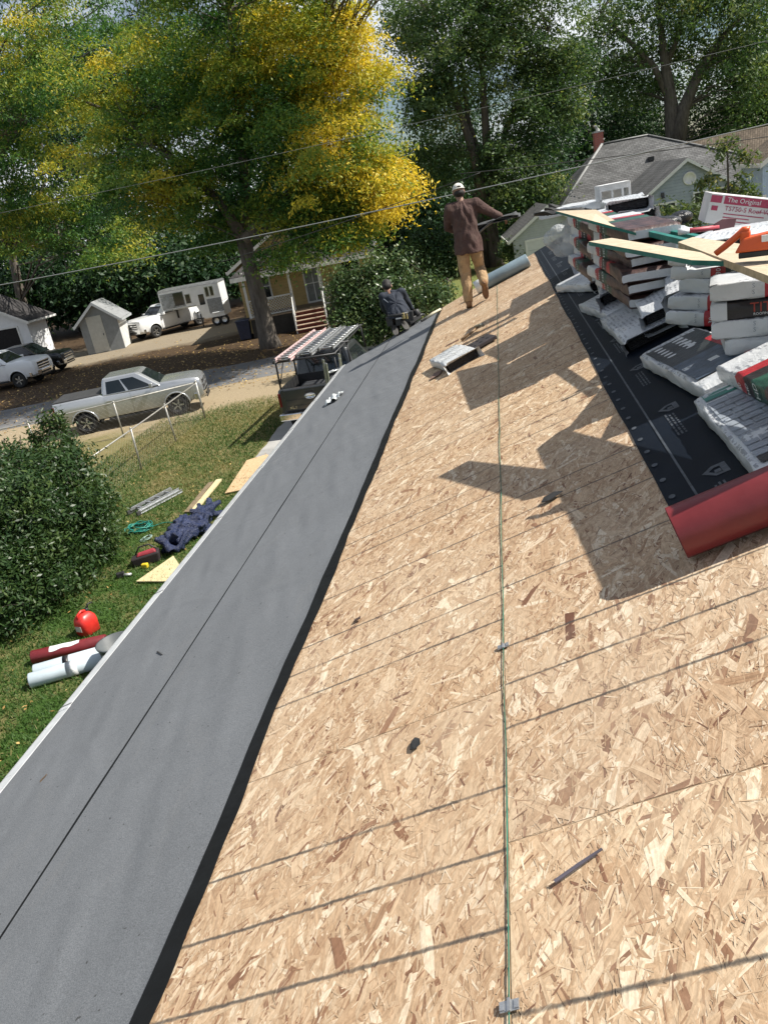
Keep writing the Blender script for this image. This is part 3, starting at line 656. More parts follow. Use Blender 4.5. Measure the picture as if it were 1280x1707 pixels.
# the ladder leaning on the eave: foot on the drive, head past the roof edge
fa = Vector((-5.3, 18.9, 0)); he = aty(548, 602, 18.0)
he = RP(EAVE-.06, 18.9-8, 0)
lt = aty(552, 594, 19.6); lb = Vector((lt.x-.5, lt.y+1.0, 0.02)); lb = Vector((-4.75, 20.1, .03))
ladder(frame(lb, lt-lb, (1.0, -1.2, .3)), (lt-lb).length, 'grey extension ladder standing upright between the pickup and the eave', M_ALUM, .46, 2)

# left side: white pickup and black pickup in front of the white garage
wt = atz(37, 646)
pickup('pickup_truck', Matrix.Translation(wt) @ RZ(-1) @ TR(-1.79, .9, 0), 'white pickup at the left edge parked nose towards the road', P_WHITE, grille='bars', hood=1.36, cat='pickup truck')
bt = atz(98, 622)
pickup('pickup_truck', Matrix.Translation(bt) @ RZ(4) @ TR(-2.2, .9, 0), 'black pickup half hidden behind the white pickup at the left edge', P_BLACK, grille='bars', hood=1.25, scale=.92)
# white pickup with the gooseneck horse trailer
pickup('pickup_truck', Matrix.Translation(atz(240, 566)) @ RZ(238) @ TR(-2.3, 0, 0), 'white pickup with a chrome grille hitched to the horse trailer', P_WHITE, grille='bars', hood=1.36, scale=1.02)
hx = aty(346, 545, 52.0).x
ht = empty('horse_trailer', Matrix.Translation((hx, 52.0, 0)) @ RZ(5) @ SC(.88,.85,.92), 'white gooseneck horse trailer with a grey nose panel and dark windows', 'horse trailer')
# local: x to the right (rear), near side at y=0, box x 0..3.6, nose x -3.1..0
M_TW = mat('trailer_white', (.72,.73,.73), .35, 0, .06, 3); M_TG = mat('trailer_grey_panel', (.16,.165,.17), .4, .2, .3, 5)
mb = MB(); mb.hexa([(0,0,.62),(1.6,0,.62),(1.6,2.1,.62),(0,2.1,.62),(-.45,0,1.62),(1.6,0,1.62),(1.6,2.1,1.62),(-.45,2.1,1.62)])
mb.hexa([(-3.1,0,1.622),(1.6,0,1.622),(1.6,2.1,1.622),(-3.1,2.1,1.622),(-3.1,0,2.98),(1.6,0,2.98),(1.6,2.1,2.98),(-3.1,2.1,2.98)]); mb.build('body', M_TW, ht, bevel=.05, seg=3)
mb = MB(); mb.hexa([(-3.14,-.03,2.96),(1.64,-.03,2.96),(1.64,2.13,2.96),(-3.14,2.13,2.96),(-3.05,.12,3.10),(1.6,.12,3.10),(1.6,1.98,3.10),(-3.05,1.98,3.10)]); mb.build('roof', M_TG, ht, bevel=.02)
mb = MB(); mb.box((-2.1, -.008, 2.28), (1.8, .016, 1.05)); fp = mb.build('nose_panel', mat('nose_silver', (.30,.31,.32), .28, .7, .35, 1.2), ht)
mb = MB(); mb.box((-1.62, -.02, 2.32), (.75, .012, .9)); mb.build('panel_window', M_GLASS, fp)
mb = MB(); mb.box((-1.75, -.012, 1.66), (2.65, .03, .10)); mb.build('belt_trim', M_CHROME, ht)
for x, z, a, b in ((-.92,2.22,.34,.60),(.62,2.46,.22,.62),(.98,2.46,.22,.62)):
    mb = MB(); mb.box((x, -.012, z), (a, .024, b)); wf = mb.build('window', M_GLASS, ht, bevel=.03)
    mb = MB()
    for dx in (-1, 1): mb.box((x+dx*(a/2+.025), -.015, z), (.03, .03, b+.08))
    for dz in (-1, 1): mb.box((x, -.015, z+dz*(b/2+.025)), (a, .03, .03))
    mb.build('frame', M_CHROME, wf)
mb = MB(); mb.box((.12, -.010, 1.62), (.66, .02, 1.85)); dr = mb.build('door', M_TW, ht, bevel=.008)
mb = MB(); mb.box((.10, -.026, 2.0), (.42, .014, .74)); mb.build('door_window', M_GLASS, dr, bevel=.03)
mb = MB(); mb.box((1.02, -.008, 1.45), (1.12, .016, 1.0)); mb.build('lower_panel', mat('diamond_plate', (.22,.23,.24), .35, .6, .4, 14), ht)
mb = MB(); mb.box((1.12, -.03, .93), (.95, .12, .09)); mb.build('mudguard', M_TW, ht, bevel=.03)
for x in (.80, 1.42):
    mb = MB(); mb.lathe([(.2,-.1),(.33,-.11),(.37,-.06),(.37,.06),(.33,.11),(.2,.1)], 24, 0, TR(x, .12, .37) @ RX(90)); wv_ = mb.build('tyre', M_TYRE, ht)
    mb = MB(); mb.lathe([(0,.05),(.12,.07),(.20,.06),(.21,.09),(.21,-.08),(0,-.08)], 20, 0, TR(x, .12, .37) @ RX(90)); mb.build('rim', M_RIM, wv_)
for dx in (-.80, -.42):
    mb = MB(); mb.lathe([(.14,0),(.16,.04),(.16,.36),(.10,.44),(.05,.46),(.05,.52),(0,.52)], 16, 0, TR(dx, .45, .72)); mb.build('gas_bottle', M_TW, ht)
mb = MB(); mb.tube([(-2.3,1.05,1.6),(-2.3,1.05,.95)], .07, 10); mb.tube([(-.35,.3,1.0),(-.35,.3,.05)], .05, 8); mb.box((-.38,.6,.72), (.6,1.3,.06)); mb.build('hitch', M_BLK, ht)
# flat utility trailer tail at its right
ut = empty('utility_trailer', Matrix.Translation((hx+2.6, 53.4, 0)) @ RZ(5), 'low metal utility trailer standing right behind the horse trailer', 'trailer')
mb = MB(); mb.box((1.2, 1, .62), (2.8, 1.7, .08)); mb.build('deck', mat('trailer_deck', (.20,.16,.12), .8, 0, .4, 9), ut)
mb = MB()
for y in (.15, 1.85): mb.tube([(-.2,y,1.0),(2.6,y,1.0)], .03, 6); [mb.tube([(x,y,.62),(x,y,1.0)], .025, 6) for x in (-.2,.7,1.6,2.6)]
mb.build('side_rail', mat('galv', (.45,.46,.46), .4, .6), ut)
mb = MB(); mb.lathe([(.15,-.1),(.30,-.1),(.34,-.05),(.34,.05),(.30,.1),(.15,.1)], 20, 0, TR(1.2, -.0, .34) @ RX(90)); mb.build('wheel', M_TYRE, ut)
tb = atz(412, 566)
bn = empty('trash_bin', Matrix.Translation(tb) @ RZ(10), 'dark blue wheeled rubbish bin beside the leaning tree trunk', 'trash bin')
mb = MB(); mb.hexa([(-.28,-.30,.06),(.28,-.30,.06),(.28,.30,.06),(-.28,.30,.06),(-.36,-.40,1.08),(.36,-.40,1.08),(.36,.40,1.08),(-.36,.40,1.08)]); mb.build('bin_body', mat('bin_blue', (.015,.022,.05), .55), bn, bevel=.03)
mb = MB(); mb.grid(lambda i, j: (-.39+.78*i, -.44+.9*j, 1.085+.09*math.sin(PI*i)*math.sin(PI*min(1,j*1.1))), 8, 8); mb.box((0,0,1.08), (.78,.88,.03)); mb.build('bin_lid', mat('bin_blue', (.015,.022,.05), .55), bn)
for sx in (-1, 1):
    mb = MB(); mb.lathe([(0,-.04),(.12,-.04),(.12,.04),(0,.04)], 16, 0, TR(sx*.3,.33,.12) @ RYm(90)); mb.build('wheel', M_TYRE, bn)

# ================================================================== FENCE
M_GALV = mat('galvanised_pipe', (.36,.35,.32), .5, .5, .25, 14)
fc = empty('chain_link_fence', Matrix.Translation((-10.5, 25, 0)), 'rusty chain link fence with pipe rails between the lawn and the parked silver pickup', 'fence')
cor = atz(342, 697); L2 = atz(207, 729); far = L2+(L2-cor)*3.2; tz = 1.16
nr = Vector((-10.55, 16.2, 0)); nr2 = (cor+Vector((-10.62, 20.0, 0)))/2
def fpost(p, r=.03, hgt=1.22, lean=(0,0)):
    mb = MB(); mb.tube([p, p+Vector((lean[0], lean[1], hgt))], r, 8); mb.ell((p.x+lean[0], p.y+lean[1], hgt), (r*1.25,)*3, nu=8, nv=6); mb.build('post', M_GALV, fc, world=True)
fpost(cor, .036, 1.28)
for k in range(1, 5): fpost(cor+(L2-cor)*k, .027)
for p in (nr2, Vector((-10.6, 20.0, 0)), nr): fpost(p, .027, 1.2, (rnd.uniform(-.05,.05), rnd.uniform(-.05,.05)))
mb = MB(); mb.tube([cor+Vector((0,0,1.24)), L2+Vector((0,0,1.2)), cor+(L2-cor)*2.0+Vector((0,0,1.17)), far+Vector((0,0,1.2))], .022, 6)
mb.tube([cor+Vector((0,0,1.22)), nr2+Vector((0,0,1.17)), Vector((-10.6, 20, 1.14)), nr+Vector((0,0,1.16))], .022, 6); mb.build('top_rail', M_GALV, fc, world=True)
mb = MB()
for a, b in ((cor, far), (cor, nr)):
    l_ = (b-a).length; d = (b-a)/l_; x = 0
    while x < l_:
        for sgn in (1, -1):
            x2 = x+sgn*1.1
            p0, p1 = a+d*x+Vector((0,0,.04)), a+d*max(0, min(l_, x2))+Vector((0,0,.04+abs(max(0,min(l_,x2))-x)))
            if (p1-p0).length > .1: mb.tube([p0, p1], .0012, 3, cap=False)
        x += .17
o_ = mb.build('wire_mesh', M_GALV, fc, world=True)
# ================================================================== HOUSES
def m_shingle(name, c):
    q = NB(name); o = q.obj(); b = q.n('TexBrick', {'Vector': o, 'Scale': 1.0, 'Color1': (*[x*.8 for x in c],1), 'Color2': (*[x*1.25 for x in c],1), 'Mortar': (*[x*.35 for x in c],1), 'Mortar Size': .012, 'Brick Width': .32, 'Row Height': .14})
    q.col(q.mix(1, b.outputs[0], q.ramp(q.noise(.9, 5, .6, o), [(.3, .7), (.7, 1.2)]), 'MULTIPLY')); q.p(Roughness=.9, Specular_IOR_Level=.2); q.bump(q.noise(40, 4, .7, o), .4, .02); return q.m
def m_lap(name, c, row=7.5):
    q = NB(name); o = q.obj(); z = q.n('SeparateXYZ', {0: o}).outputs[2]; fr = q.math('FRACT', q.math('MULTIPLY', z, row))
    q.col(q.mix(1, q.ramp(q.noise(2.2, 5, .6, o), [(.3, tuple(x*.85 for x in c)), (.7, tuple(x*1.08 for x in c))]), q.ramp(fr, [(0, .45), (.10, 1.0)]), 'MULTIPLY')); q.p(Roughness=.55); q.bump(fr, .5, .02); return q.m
M_WHITE = mat('white_trim', (.66,.66,.64), .5, 0, .08, 5)
M_SHG = m_shingle('grey_shingles', (.125,.125,.125)); M_SHD = m_shingle('dark_shingles', (.055,.052,.052)); M_SHB = m_shingle('brown_shingles', (.15,.12,.09))
def quadslab(mb, a, b, c, d, t, mi=0):     # roof plane with thickness, corners counter-clockwise from above
    a, b, c, d = map(Vector, (a, b, c, d)); n = (b-a).cross(d-a).normalized()*t
    mb.hexa([a-n, b-n, c-n, d-n, a, b, c, d], mi)
def gable(t, x0, x1, y0, y1, ze, zp, over, wall, roof, trim, thick=.12, windows=()):
    mb = MB(); xm = (x0+x1)/2
    mb.prism([(x0,0),(x1,0),(x1,ze),(xm,zp),(x0,ze)], 0, y1-y0, 0, Matrix(((1,0,0,0),(0,0,1,y0),(0,1,0,0),(0,0,0,1)))); mb.build('wall', wall, t)
    sl = (zp-ze)/(xm-x0); mb = MB(); e = over
    quadslab(mb, (x0-e,y0-e,ze-sl*e+.10), (xm,y0-e,zp+.10), (xm,y1+e,zp+.10), (x0-e,y1+e,ze-sl*e+.10), thick*.7)
    quadslab(mb, (xm,y0-e,zp+.10), (x1+e,y0-e,ze-sl*e+.10), (x1+e,y1+e,ze-sl*e+.10), (xm,y1+e,zp+.10), thick*.7); r = mb.build('roof', roof, t)
    mb = MB()
    for sx, xe in ((-1, x0-e), (1, x1+e)):
        p = [(xe, ze-sl*e-.10), (xm, zp-.10), (xm, zp+.085), (xe, ze-sl*e+.085)]
        if sx > 0: p = [(xm, zp-.10), (xe, ze-sl*e-.10), (xe, ze-sl*e+.085), (xm, zp+.085)]
        mb.hexa([(p[0][0],y0-e-.03,p[0][1]),(p[1][0],y0-e-.03,p[1][1]),(p[1][0],y0-e-.004,p[1][1]),(p[0][0],y0-e-.004,p[0][1]),(p[3][0],y0-e-.03,p[3][1]),(p[2][0],y0-e-.03,p[2][1]),(p[2][0],y0-e-.004,p[2][1]),(p[3][0],y0-e-.004,p[3][1])])
        mb.box((xe+sx*.03, (y0+y1)/2, ze-sl*e+.02), (.05, y1-y0+2*e, .14))
    mb.build('rake_trim', trim, t); return r
def window(t, x, y, z, w_, h_, frame_m=None, glass=None, rows=1, cols=1, name='window'):
    mb = MB(); mb.box((x, y-.012, z), (w_, .02, h_)); p = mb.build(name, glass or M_GLASS, t)
    mb = MB(); f = .09
    for s in (-1, 1): mb.box((x+s*(w_/2+f/2), y-.02, z), (f, .05, h_+2*f)); mb.box((x, y-.02, z+s*(h_/2+f/2)), (w_, .05, f))
    for k in range(1, rows): mb.box((x, y-.026, z-h_/2+h_*k/rows), (w_, .03, .045))
    for k in range(1, cols): mb.box((x-w_/2+w_*k/cols, y-.026, z), (.045, .03, h_))
    mb.build('frame', frame_m or M_WHITE, p); return p
# yellow house across the street, porch and red steps
b0 = atz(497, 556)
yh = empty('bungalow', Matrix.Translation(b0) @ RZ(10), 'tan yellow bungalow with a white-trimmed porch and red front steps', 'bungalow')
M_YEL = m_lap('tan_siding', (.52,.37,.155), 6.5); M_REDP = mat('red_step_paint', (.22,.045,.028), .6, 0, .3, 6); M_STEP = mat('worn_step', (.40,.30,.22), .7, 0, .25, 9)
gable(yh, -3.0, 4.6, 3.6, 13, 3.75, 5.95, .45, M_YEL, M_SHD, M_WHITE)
mb = MB(); mb.box((.9, 2.45, .50), (6.8, 2.3, 1.0)); mb.build('porch_base', mat('porch_skirt', (.035,.032,.028), .9), yh)
mb = MB(); mb.box((.9, 2.42, 1.04), (7.0, 2.36, .08)); mb.build('porch_floor', mat('porch_boards', (.25,.19,.13), .7, 0, .25, 8), yh)
mb = MB()
for k in range(5):
    z = 1.0-.2*k
    mb.box((.80, 1.22-.28*k, z-.11), (1.62, .03, .18), 0); mb.box((.80, 1.09-.28*k, z-.005), (1.70, .32, .035), 1)
mb.build('front_steps', [M_REDP, M_STEP], yh)
for x in (-2.45, .0, 1.62, 4.2):
    mb = MB(); mb.box((x, 1.42, 2.28), (.13, .13, 2.4)); mb.build('porch_post', M_WHITE, yh)
for x in (-.02, 1.66):
    mb = MB(); mb.tube([(x,1.3,2.0),(x,-.02,1.0)], .03, 6); mb.tube([(x,1.3,1.25),(x,-.02,.25)], .02, 6)
    for k in range(8): mb.tube([(x,1.3-1.32*k/7,1.25-k/7),(x,1.3-1.32*k/7,2.0-k/7)], .014, 5)
    mb.box((x, -.02, .55), (.06, .06, 1.1)); mb.build('step_railing', M_WHITE, yh)
for xa, xb in ((-2.45, 0), (1.66, 4.2)):
    mb = MB(); mb.box(((xa+xb)/2, 1.42, 1.98), (xb-xa, .06, .07)); mb.box(((xa+xb)/2, 1.42, 1.14), (xb-xa, .06, .06))
    n = int((xb-xa)/.16)
    for k in range(-5, n):
        for sg in (1, -1):
            p0 = xa+k*.16 if sg > 0 else xb-k*.16; p1 = p0+sg*.8
            a, b = (p0, 1.16), (p1, 1.96)
            lo, hi = xa, xb
            def cl(p, q_):
                x, z = p
                if x < lo or x > hi:
                    xx = min(max(x, lo), hi); f = (xx-p[0])/(q_[0]-p[0]); return (xx, p[1]+(q_[1]-p[1])*f)
                return p
            if max(a[0], b[0]) < lo+.02 or min(a[0], b[0]) > hi-.02: continue
            a2, b2 = cl(a, b), cl(b, a); mb.tube([(a2[0], 1.42+.012*sg, a2[1]), (b2[0], 1.42+.012*sg, b2[1])], .013, 4)
    mb.build('lattice_rail', M_WHITE, yh)
mb = MB()
quadslab(mb, (-3.1,.95,3.30), (4.9,.95,3.30), (3.7,3.56,4.15), (-1.9,3.56,4.15), .12)
quadslab(mb, (4.9,.95,3.30), (4.9,3.58,3.30), (3.72,3.58,4.14), (3.70,3.56,4.14), .12); quadslab(mb, (-3.1,3.58,3.30), (-3.1,.95,3.30), (-1.9,3.56,4.14), (-1.92,3.58,4.14), .12)
mb.build('porch_roof', M_SHD, yh)
mb = MB(); mb.box((.9, 1.0, 3.20), (7.9, .10, .22)); mb.box((.9, 1.42, 3.27), (7.2, .16, .30)); mb.box((4.82, 2.3, 3.20), (.10, 2.4, .22)); mb.build('porch_beam', M_WHITE, yh)
window(yh, 1.15, 3.6, 2.15, .86, 1.95, rows=2, cols=2, name='front_door', glass=mat('door_pane', (.16,.17,.17), .25)); window(yh, 3.35, 3.6, 2.45, .95, 1.35, rows=2); window(yh, -1.8, 3.6, 2.45, .95, 1.35, rows=2); window(yh, .8, 3.6, 4.75, .9, .6)
# blue-grey house on the right
pk = aty(1143, 262, 50)
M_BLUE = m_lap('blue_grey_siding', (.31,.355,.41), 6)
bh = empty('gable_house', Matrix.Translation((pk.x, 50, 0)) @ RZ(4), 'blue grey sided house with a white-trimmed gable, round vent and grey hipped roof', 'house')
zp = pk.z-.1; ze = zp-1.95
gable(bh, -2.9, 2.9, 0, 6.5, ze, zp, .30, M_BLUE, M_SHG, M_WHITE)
mb = MB(); mb.lathe([(.0,.0),(.36,.0),(.36,.05),(.28,.05),(.27,.02),(0,.02)], 28, 0, TR(.15, -.005, zp-1.0) @ RX(90)); mb.build('round_vent', M_WHITE, bh)
mb = MB(); mb.box((-1.35,-.06,ze+.35), (.16,.10,.22)); mb.lathe([(.03,0),(.12,.0),(.02,.12),(0,.12)], 12, 0, TR(-1.35,-.14,ze+.16)); mb.build('wall_lamp', mat('lamp_dark', (.05,.05,.055), .5), bh)
window(bh, -1.45, 0, ze-.75, 1.5, 1.15, cols=2); window(bh, 1.25, 0, ze-.6, 1.7, 1.4)
cl = aty(937, 346, 57); x0 = cl.x-pk.x-.2; x1 = x0+15.5; ya, yb = 5.6, 15.8; ez = 2.85; rz = 6.55
rx0 = aty(1033, 240, 62).x-pk.x-.6; rx1 = rx0+3.0; ym = (ya+yb)/2
mb = MB(); mb.box(((x0+x1)/2, ym+.2, ez/2), (x1-x0-.9, yb-ya-.9, ez)); mb.build('main_wall', M_BLUE, bh)
mb = MB()
for a, b, c, d in (((x0,ya,ez),(x1,ya,ez),(rx1,ym,rz),(rx0,ym,rz)), ((x1,ya,ez),(x1,yb,ez),(rx1,ym+.01,rz),(rx1,ym,rz)), ((x1,yb,ez),(x0,yb,ez),(rx0,ym,rz),(rx1,ym,rz)), ((x0,yb,ez),(x0,ya,ez),(rx0,ym,rz),(rx0,ym+.01,rz))): quadslab(mb, a, b, c, d, .12)
mb.build('hip_roof', M_SHG, bh)
mb = MB()
for a, b in (((x0,ya,ez),(rx0,ym,rz)), ((x1,ya,ez),(rx1,ym,rz)), ((rx0,ym,rz),(rx1,ym,rz))): mb.tube([Vector(a)+Vector((0,0,.04)), Vector(b)+Vector((0,0,.04))], .10, 6, flat=.5)
mb.build('ridge_cap', mat('ridge_cap', (.26,.26,.255), .85, 0, .2, 9), bh)
mb = MB(); mb.box(((x0+x1)/2, ya-.04, ez-.06), (x1-x0, .10, .16)); mb.box((x0-.04, ym, ez-.06), (.10, yb-ya, .16)); mb.build('gutter', M_WHITE, bh)
cp = aty(1021, 252, 63.5); mb = MB(); mb.box((cp.x-pk.x, 13.5, 5.9), (.62, .62, 3.0)); ch = mb.build('chimney', NB('chimney_brick').col((.25,.065,.045)).m, bh)
q = NB('chimney_bricks'); _s = q.n('SeparateXYZ', {0: q.obj()}); bq = q.n('TexBrick', {'Vector': q.n('CombineXYZ', {0: q.math('ADD', _s.outputs[0], _s.outputs[1]), 1: _s.outputs[2], 2: 0.0}).outputs[0], 'Scale': 1, 'Color1': (.55,.10,.06,1), 'Color2': (.42,.075,.05,1), 'Mortar': (.30,.26,.23,1), 'Mortar Size': .012, 'Brick Width': .22, 'Row Height': .075}); q.col(bq.outputs[0]); q.p(Roughness=.85); ch.data.materials[0] = q.m
mb = MB(); mb.box((cp.x-pk.x, 13.5, 7.44), (.72, .72, .10)); mb.lathe([(.14,0),(.14,.32),(.11,.34),(0,.34)], 12, 0, TR(cp.x-pk.x, 13.5, 7.49)); mb.build('chimney_cap', mat('chimney_cap', (.5,.5,.48), .6), ch)
mb = MB(); mb.box((rx0+2.6, ya+3.0, 5.1), (.35,.35,.25)); mb.build('roof_vent', M_BLK, bh)
# detached garage
gp = aty(897, 342, 49.5)
gg = empty('garage', Matrix.Translation((gp.x, 49.5, 0)) @ RZ(3), 'pale grey detached garage with a plain white overhead door beside the hipped roof', 'garage')
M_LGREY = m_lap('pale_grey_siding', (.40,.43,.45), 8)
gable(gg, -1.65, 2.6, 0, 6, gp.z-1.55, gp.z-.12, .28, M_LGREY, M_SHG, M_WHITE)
mb = MB(); mb.box((.35, -.015, 1.0), (2.4, .03, 1.98)); gd = mb.build('garage_door', mat('door_white', (.56,.57,.57), .5, 0, .06, 4), gg)
mb = MB(); [mb.box((.35, -.034, .5*k), (2.38, .006, .012)) for k in range(1, 4)]; mb.build('panel_joint', mat('joint_grey', (.25,.25,.26), .6), gd)
mb = MB(); mb.box((-.91,-.02,1.04),(.12,.05,2.12)); mb.box((1.61,-.02,1.04),(.12,.05,2.12)); mb.box((.35,-.02,2.06),(2.4,.05,.12)); mb.build('door_trim', M_WHITE, gg)
# white gabled house behind it and brown roofed house behind the sapling
wp = aty(1150, 236, 82)
wh = empty('white_house', Matrix.Translation((wp.x, 82, 0)), 'white gabled house half hidden behind the grey hipped roof', 'house')
gable(wh, -3.4, 3.4, 0, 8, wp.z-1.7, wp.z, .3, m_lap('white_siding', (.56,.60,.58), 6), M_SHG, M_WHITE)
window(wh, -.2, 0, wp.z-.8, .5, .35)
rp_ = aty(1262, 222, 62)
br = empty('brown_roof_house', Matrix.Translation((rp_.x+1.5, 60, 0)) @ RZ(72), 'low house with a wide brown shingle roof behind the sapling', 'house')
gable(br, -4.2, 4.2, -5.5, 6, 2.5, 5.6, .4, m_lap('beige_siding', (.34,.31,.26), 6), M_SHB, M_WHITE)
sp = aty(1269, 335, 36)
sb = empty('blue_shed', Matrix.Translation((sp.x+1.35, 36, 0)), 'light blue shed with white corner trim at the right edge', 'shed')
gable(sb, -1.3, 1.6, 0, 3, aty(1270,272,36).z, aty(1270,272,36).z+.9, .12, mat('light_blue_board', (.36,.46,.60), .5, 0, .1, 4), M_SHB, M_WHITE)
mb = MB(); mb.box((-1.24,-.02,1.6), (.13,.05,3.2)); mb.box((-.95,-.02,1.6), (.06,.05,3.1)); mb.build('corner_trim', M_WHITE, sb)
# white garage and garden shed on the left
gl = aty(62, 590, 53.0)
wg = empty('white_garage', Matrix.Translation((gl.x, 53.0, 0)) @ RZ(-4), 'bright white garage with its dark door open at the left edge', 'garage')
gable(wg, -6.6, 0, 0, 2.2, 2.6, 4.3, .55, mat('white_board', (.70,.71,.72), .55, 0, .06, 3), M_SHD, M_WHITE)  # dark shingles here put the shade of the trees into the roof colour
mb = MB(); mb.box((-2.9,-.012,1.05), (4.0,.02,2.1)); mb.build('garage_opening', mat('dark_inside', (.012,.010,.010), .9), wg)
mb = MB(); mb.box((-.84,-.03,1.1),(.12,.06,2.2)); mb.box((-4.96,-.03,1.1),(.12,.06,2.2)); mb.box((-2.9,-.03,2.16),(4.0,.06,.12)); mb.build('door_trim', M_WHITE, wg)
s0 = atz(148, 592)
gs = empty('garden_shed', Matrix.Translation(s0) @ RZ(14), 'small grey gabled garden shed with a pale door between the parked pickups', 'shed')
gable(gs, 0, 2.35, 0, 2.6, 2.05, 3.05, .32, mat('shed_grey', (.20,.215,.22), .7, 0, .12, 4), mat('shed_roof', (.30,.31,.32), .5, .2, .15, 3), mat('shed_trim', (.34,.36,.37), .6, 0, .1, 5))
mb = MB(); mb.box((.95,-.02,1.16), (.95,.03,2.25)); sd = mb.build('shed_door', mat('shed_door', (.42,.42,.38), .6, 0, .08, 5), gs)
mb = MB(); mb.box((1.3,-.045,1.1),(.04,.03,.14)); mb.build('handle', M_BLK, sd)
mb = MB(); mb.box((2.36, 1.3, 1.0), (.02, 2.5, 1.95)); mb.build('side_panel', mat('shed_side_white', (.6,.6,.58), .6, 0, .2, 4), gs)
fh = empty('far_bungalow', Matrix.Translation((aty(210,460,72).x, 72, 0)) @ RZ(8), 'pale far house mostly hidden by the dark trees behind the garden shed', 'house')
gable(fh, -4, 4, 0, 8, 2.8, 5.2, .4, m_lap('far_siding', (.40,.40,.38), 6), M_SHB, M_WHITE); window(fh, -1.5, 0, 1.7, 1.0, 1.2); window(fh, 1.5, 0, 1.7, 1.0, 1.2)

# ================================================================== TREES AND SHRUBS
def proj_px(P):
    c = (P-np.array([0,0,H])) @ RC; return c[:,0]/c[:,2]*FPX+CX, c[:,1]/c[:,2]*FPX+CY
M_BARK = NB('bark'); _o = M_BARK.obj(); _n = M_BARK.noise(6, 8, .7, M_BARK.map(_o, (1,1,.22))); M_BARK.col(M_BARK.ramp(_n, [(.3, (.045,.036,.028)), (.7, (.17,.145,.12))])).p(Roughness=.9).bump(_n, .8, .06); M_BARK = M_BARK.m
GREEN = [(0, (.018,.040,.012)), (.35, (.040,.075,.018)), (.6, (.085,.120,.024)), (.8, (.27,.22,.028)), (1, (.60,.37,.030))]
M_LOCUST = leafmat('locust_leaves', [(0, (.024,.080,.022)), (.28, (.066,.160,.034)), (.50, (.18,.26,.042)), (.72, (.46,.42,.05)), (1, (.74,.55,.055))], .42)
M_OLIVE = leafmat('olive_leaves', [(0, (.028,.070,.026)), (.4, (.078,.142,.050)), (.75, (.17,.22,.076)), (1, (.30,.31,.11))], .40)
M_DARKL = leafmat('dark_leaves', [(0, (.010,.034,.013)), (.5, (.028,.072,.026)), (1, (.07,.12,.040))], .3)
M_SHRUB = leafmat('shrub_leaves', [(0, (.022,.050,.016)), (.5, (.055,.100,.032)), (1, (.17,.21,.085))], .25, .38)
M_HEDGE = leafmat('hedge_leaves', [(0, (.012,.034,.010)), (.5, (.030,.066,.018)), (1, (.075,.115,.03))], .25, .42)
M_SUMAC = leafmat('sapling_leaves', [(0, (.05,.085,.035)), (.6, (.10,.15,.055)), (1, (.26,.23,.06))], .4)
def leaves(C, N, ln, wd, g, spread=.62, up=.35, droop=0.0, outward=None):
    n = len(C); nrm = g.normal(0, 1, (n, 3))*spread + np.array([0, 0, up])
    if outward is not None: nrm += outward
    nrm /= np.linalg.norm(nrm, axis=1)[:, None]
    d = g.normal(0, 1, (n, 3)); d[:, 2] -= droop; d -= nrm*(d*nrm).sum(1)[:, None]; d /= np.linalg.norm(d, axis=1)[:, None]+1e-9
    s = np.cross(nrm, d); L_ = (ln*g.uniform(.6, 1.4, n))[:, None]; W_ = (wd*g.uniform(.6, 1.4, n))[:, None]
    return np.stack([C-d*L_/2, C+s*W_/2+d*L_*.05, C+d*L_/2, C-s*W_/2+d*L_*.05], 1)
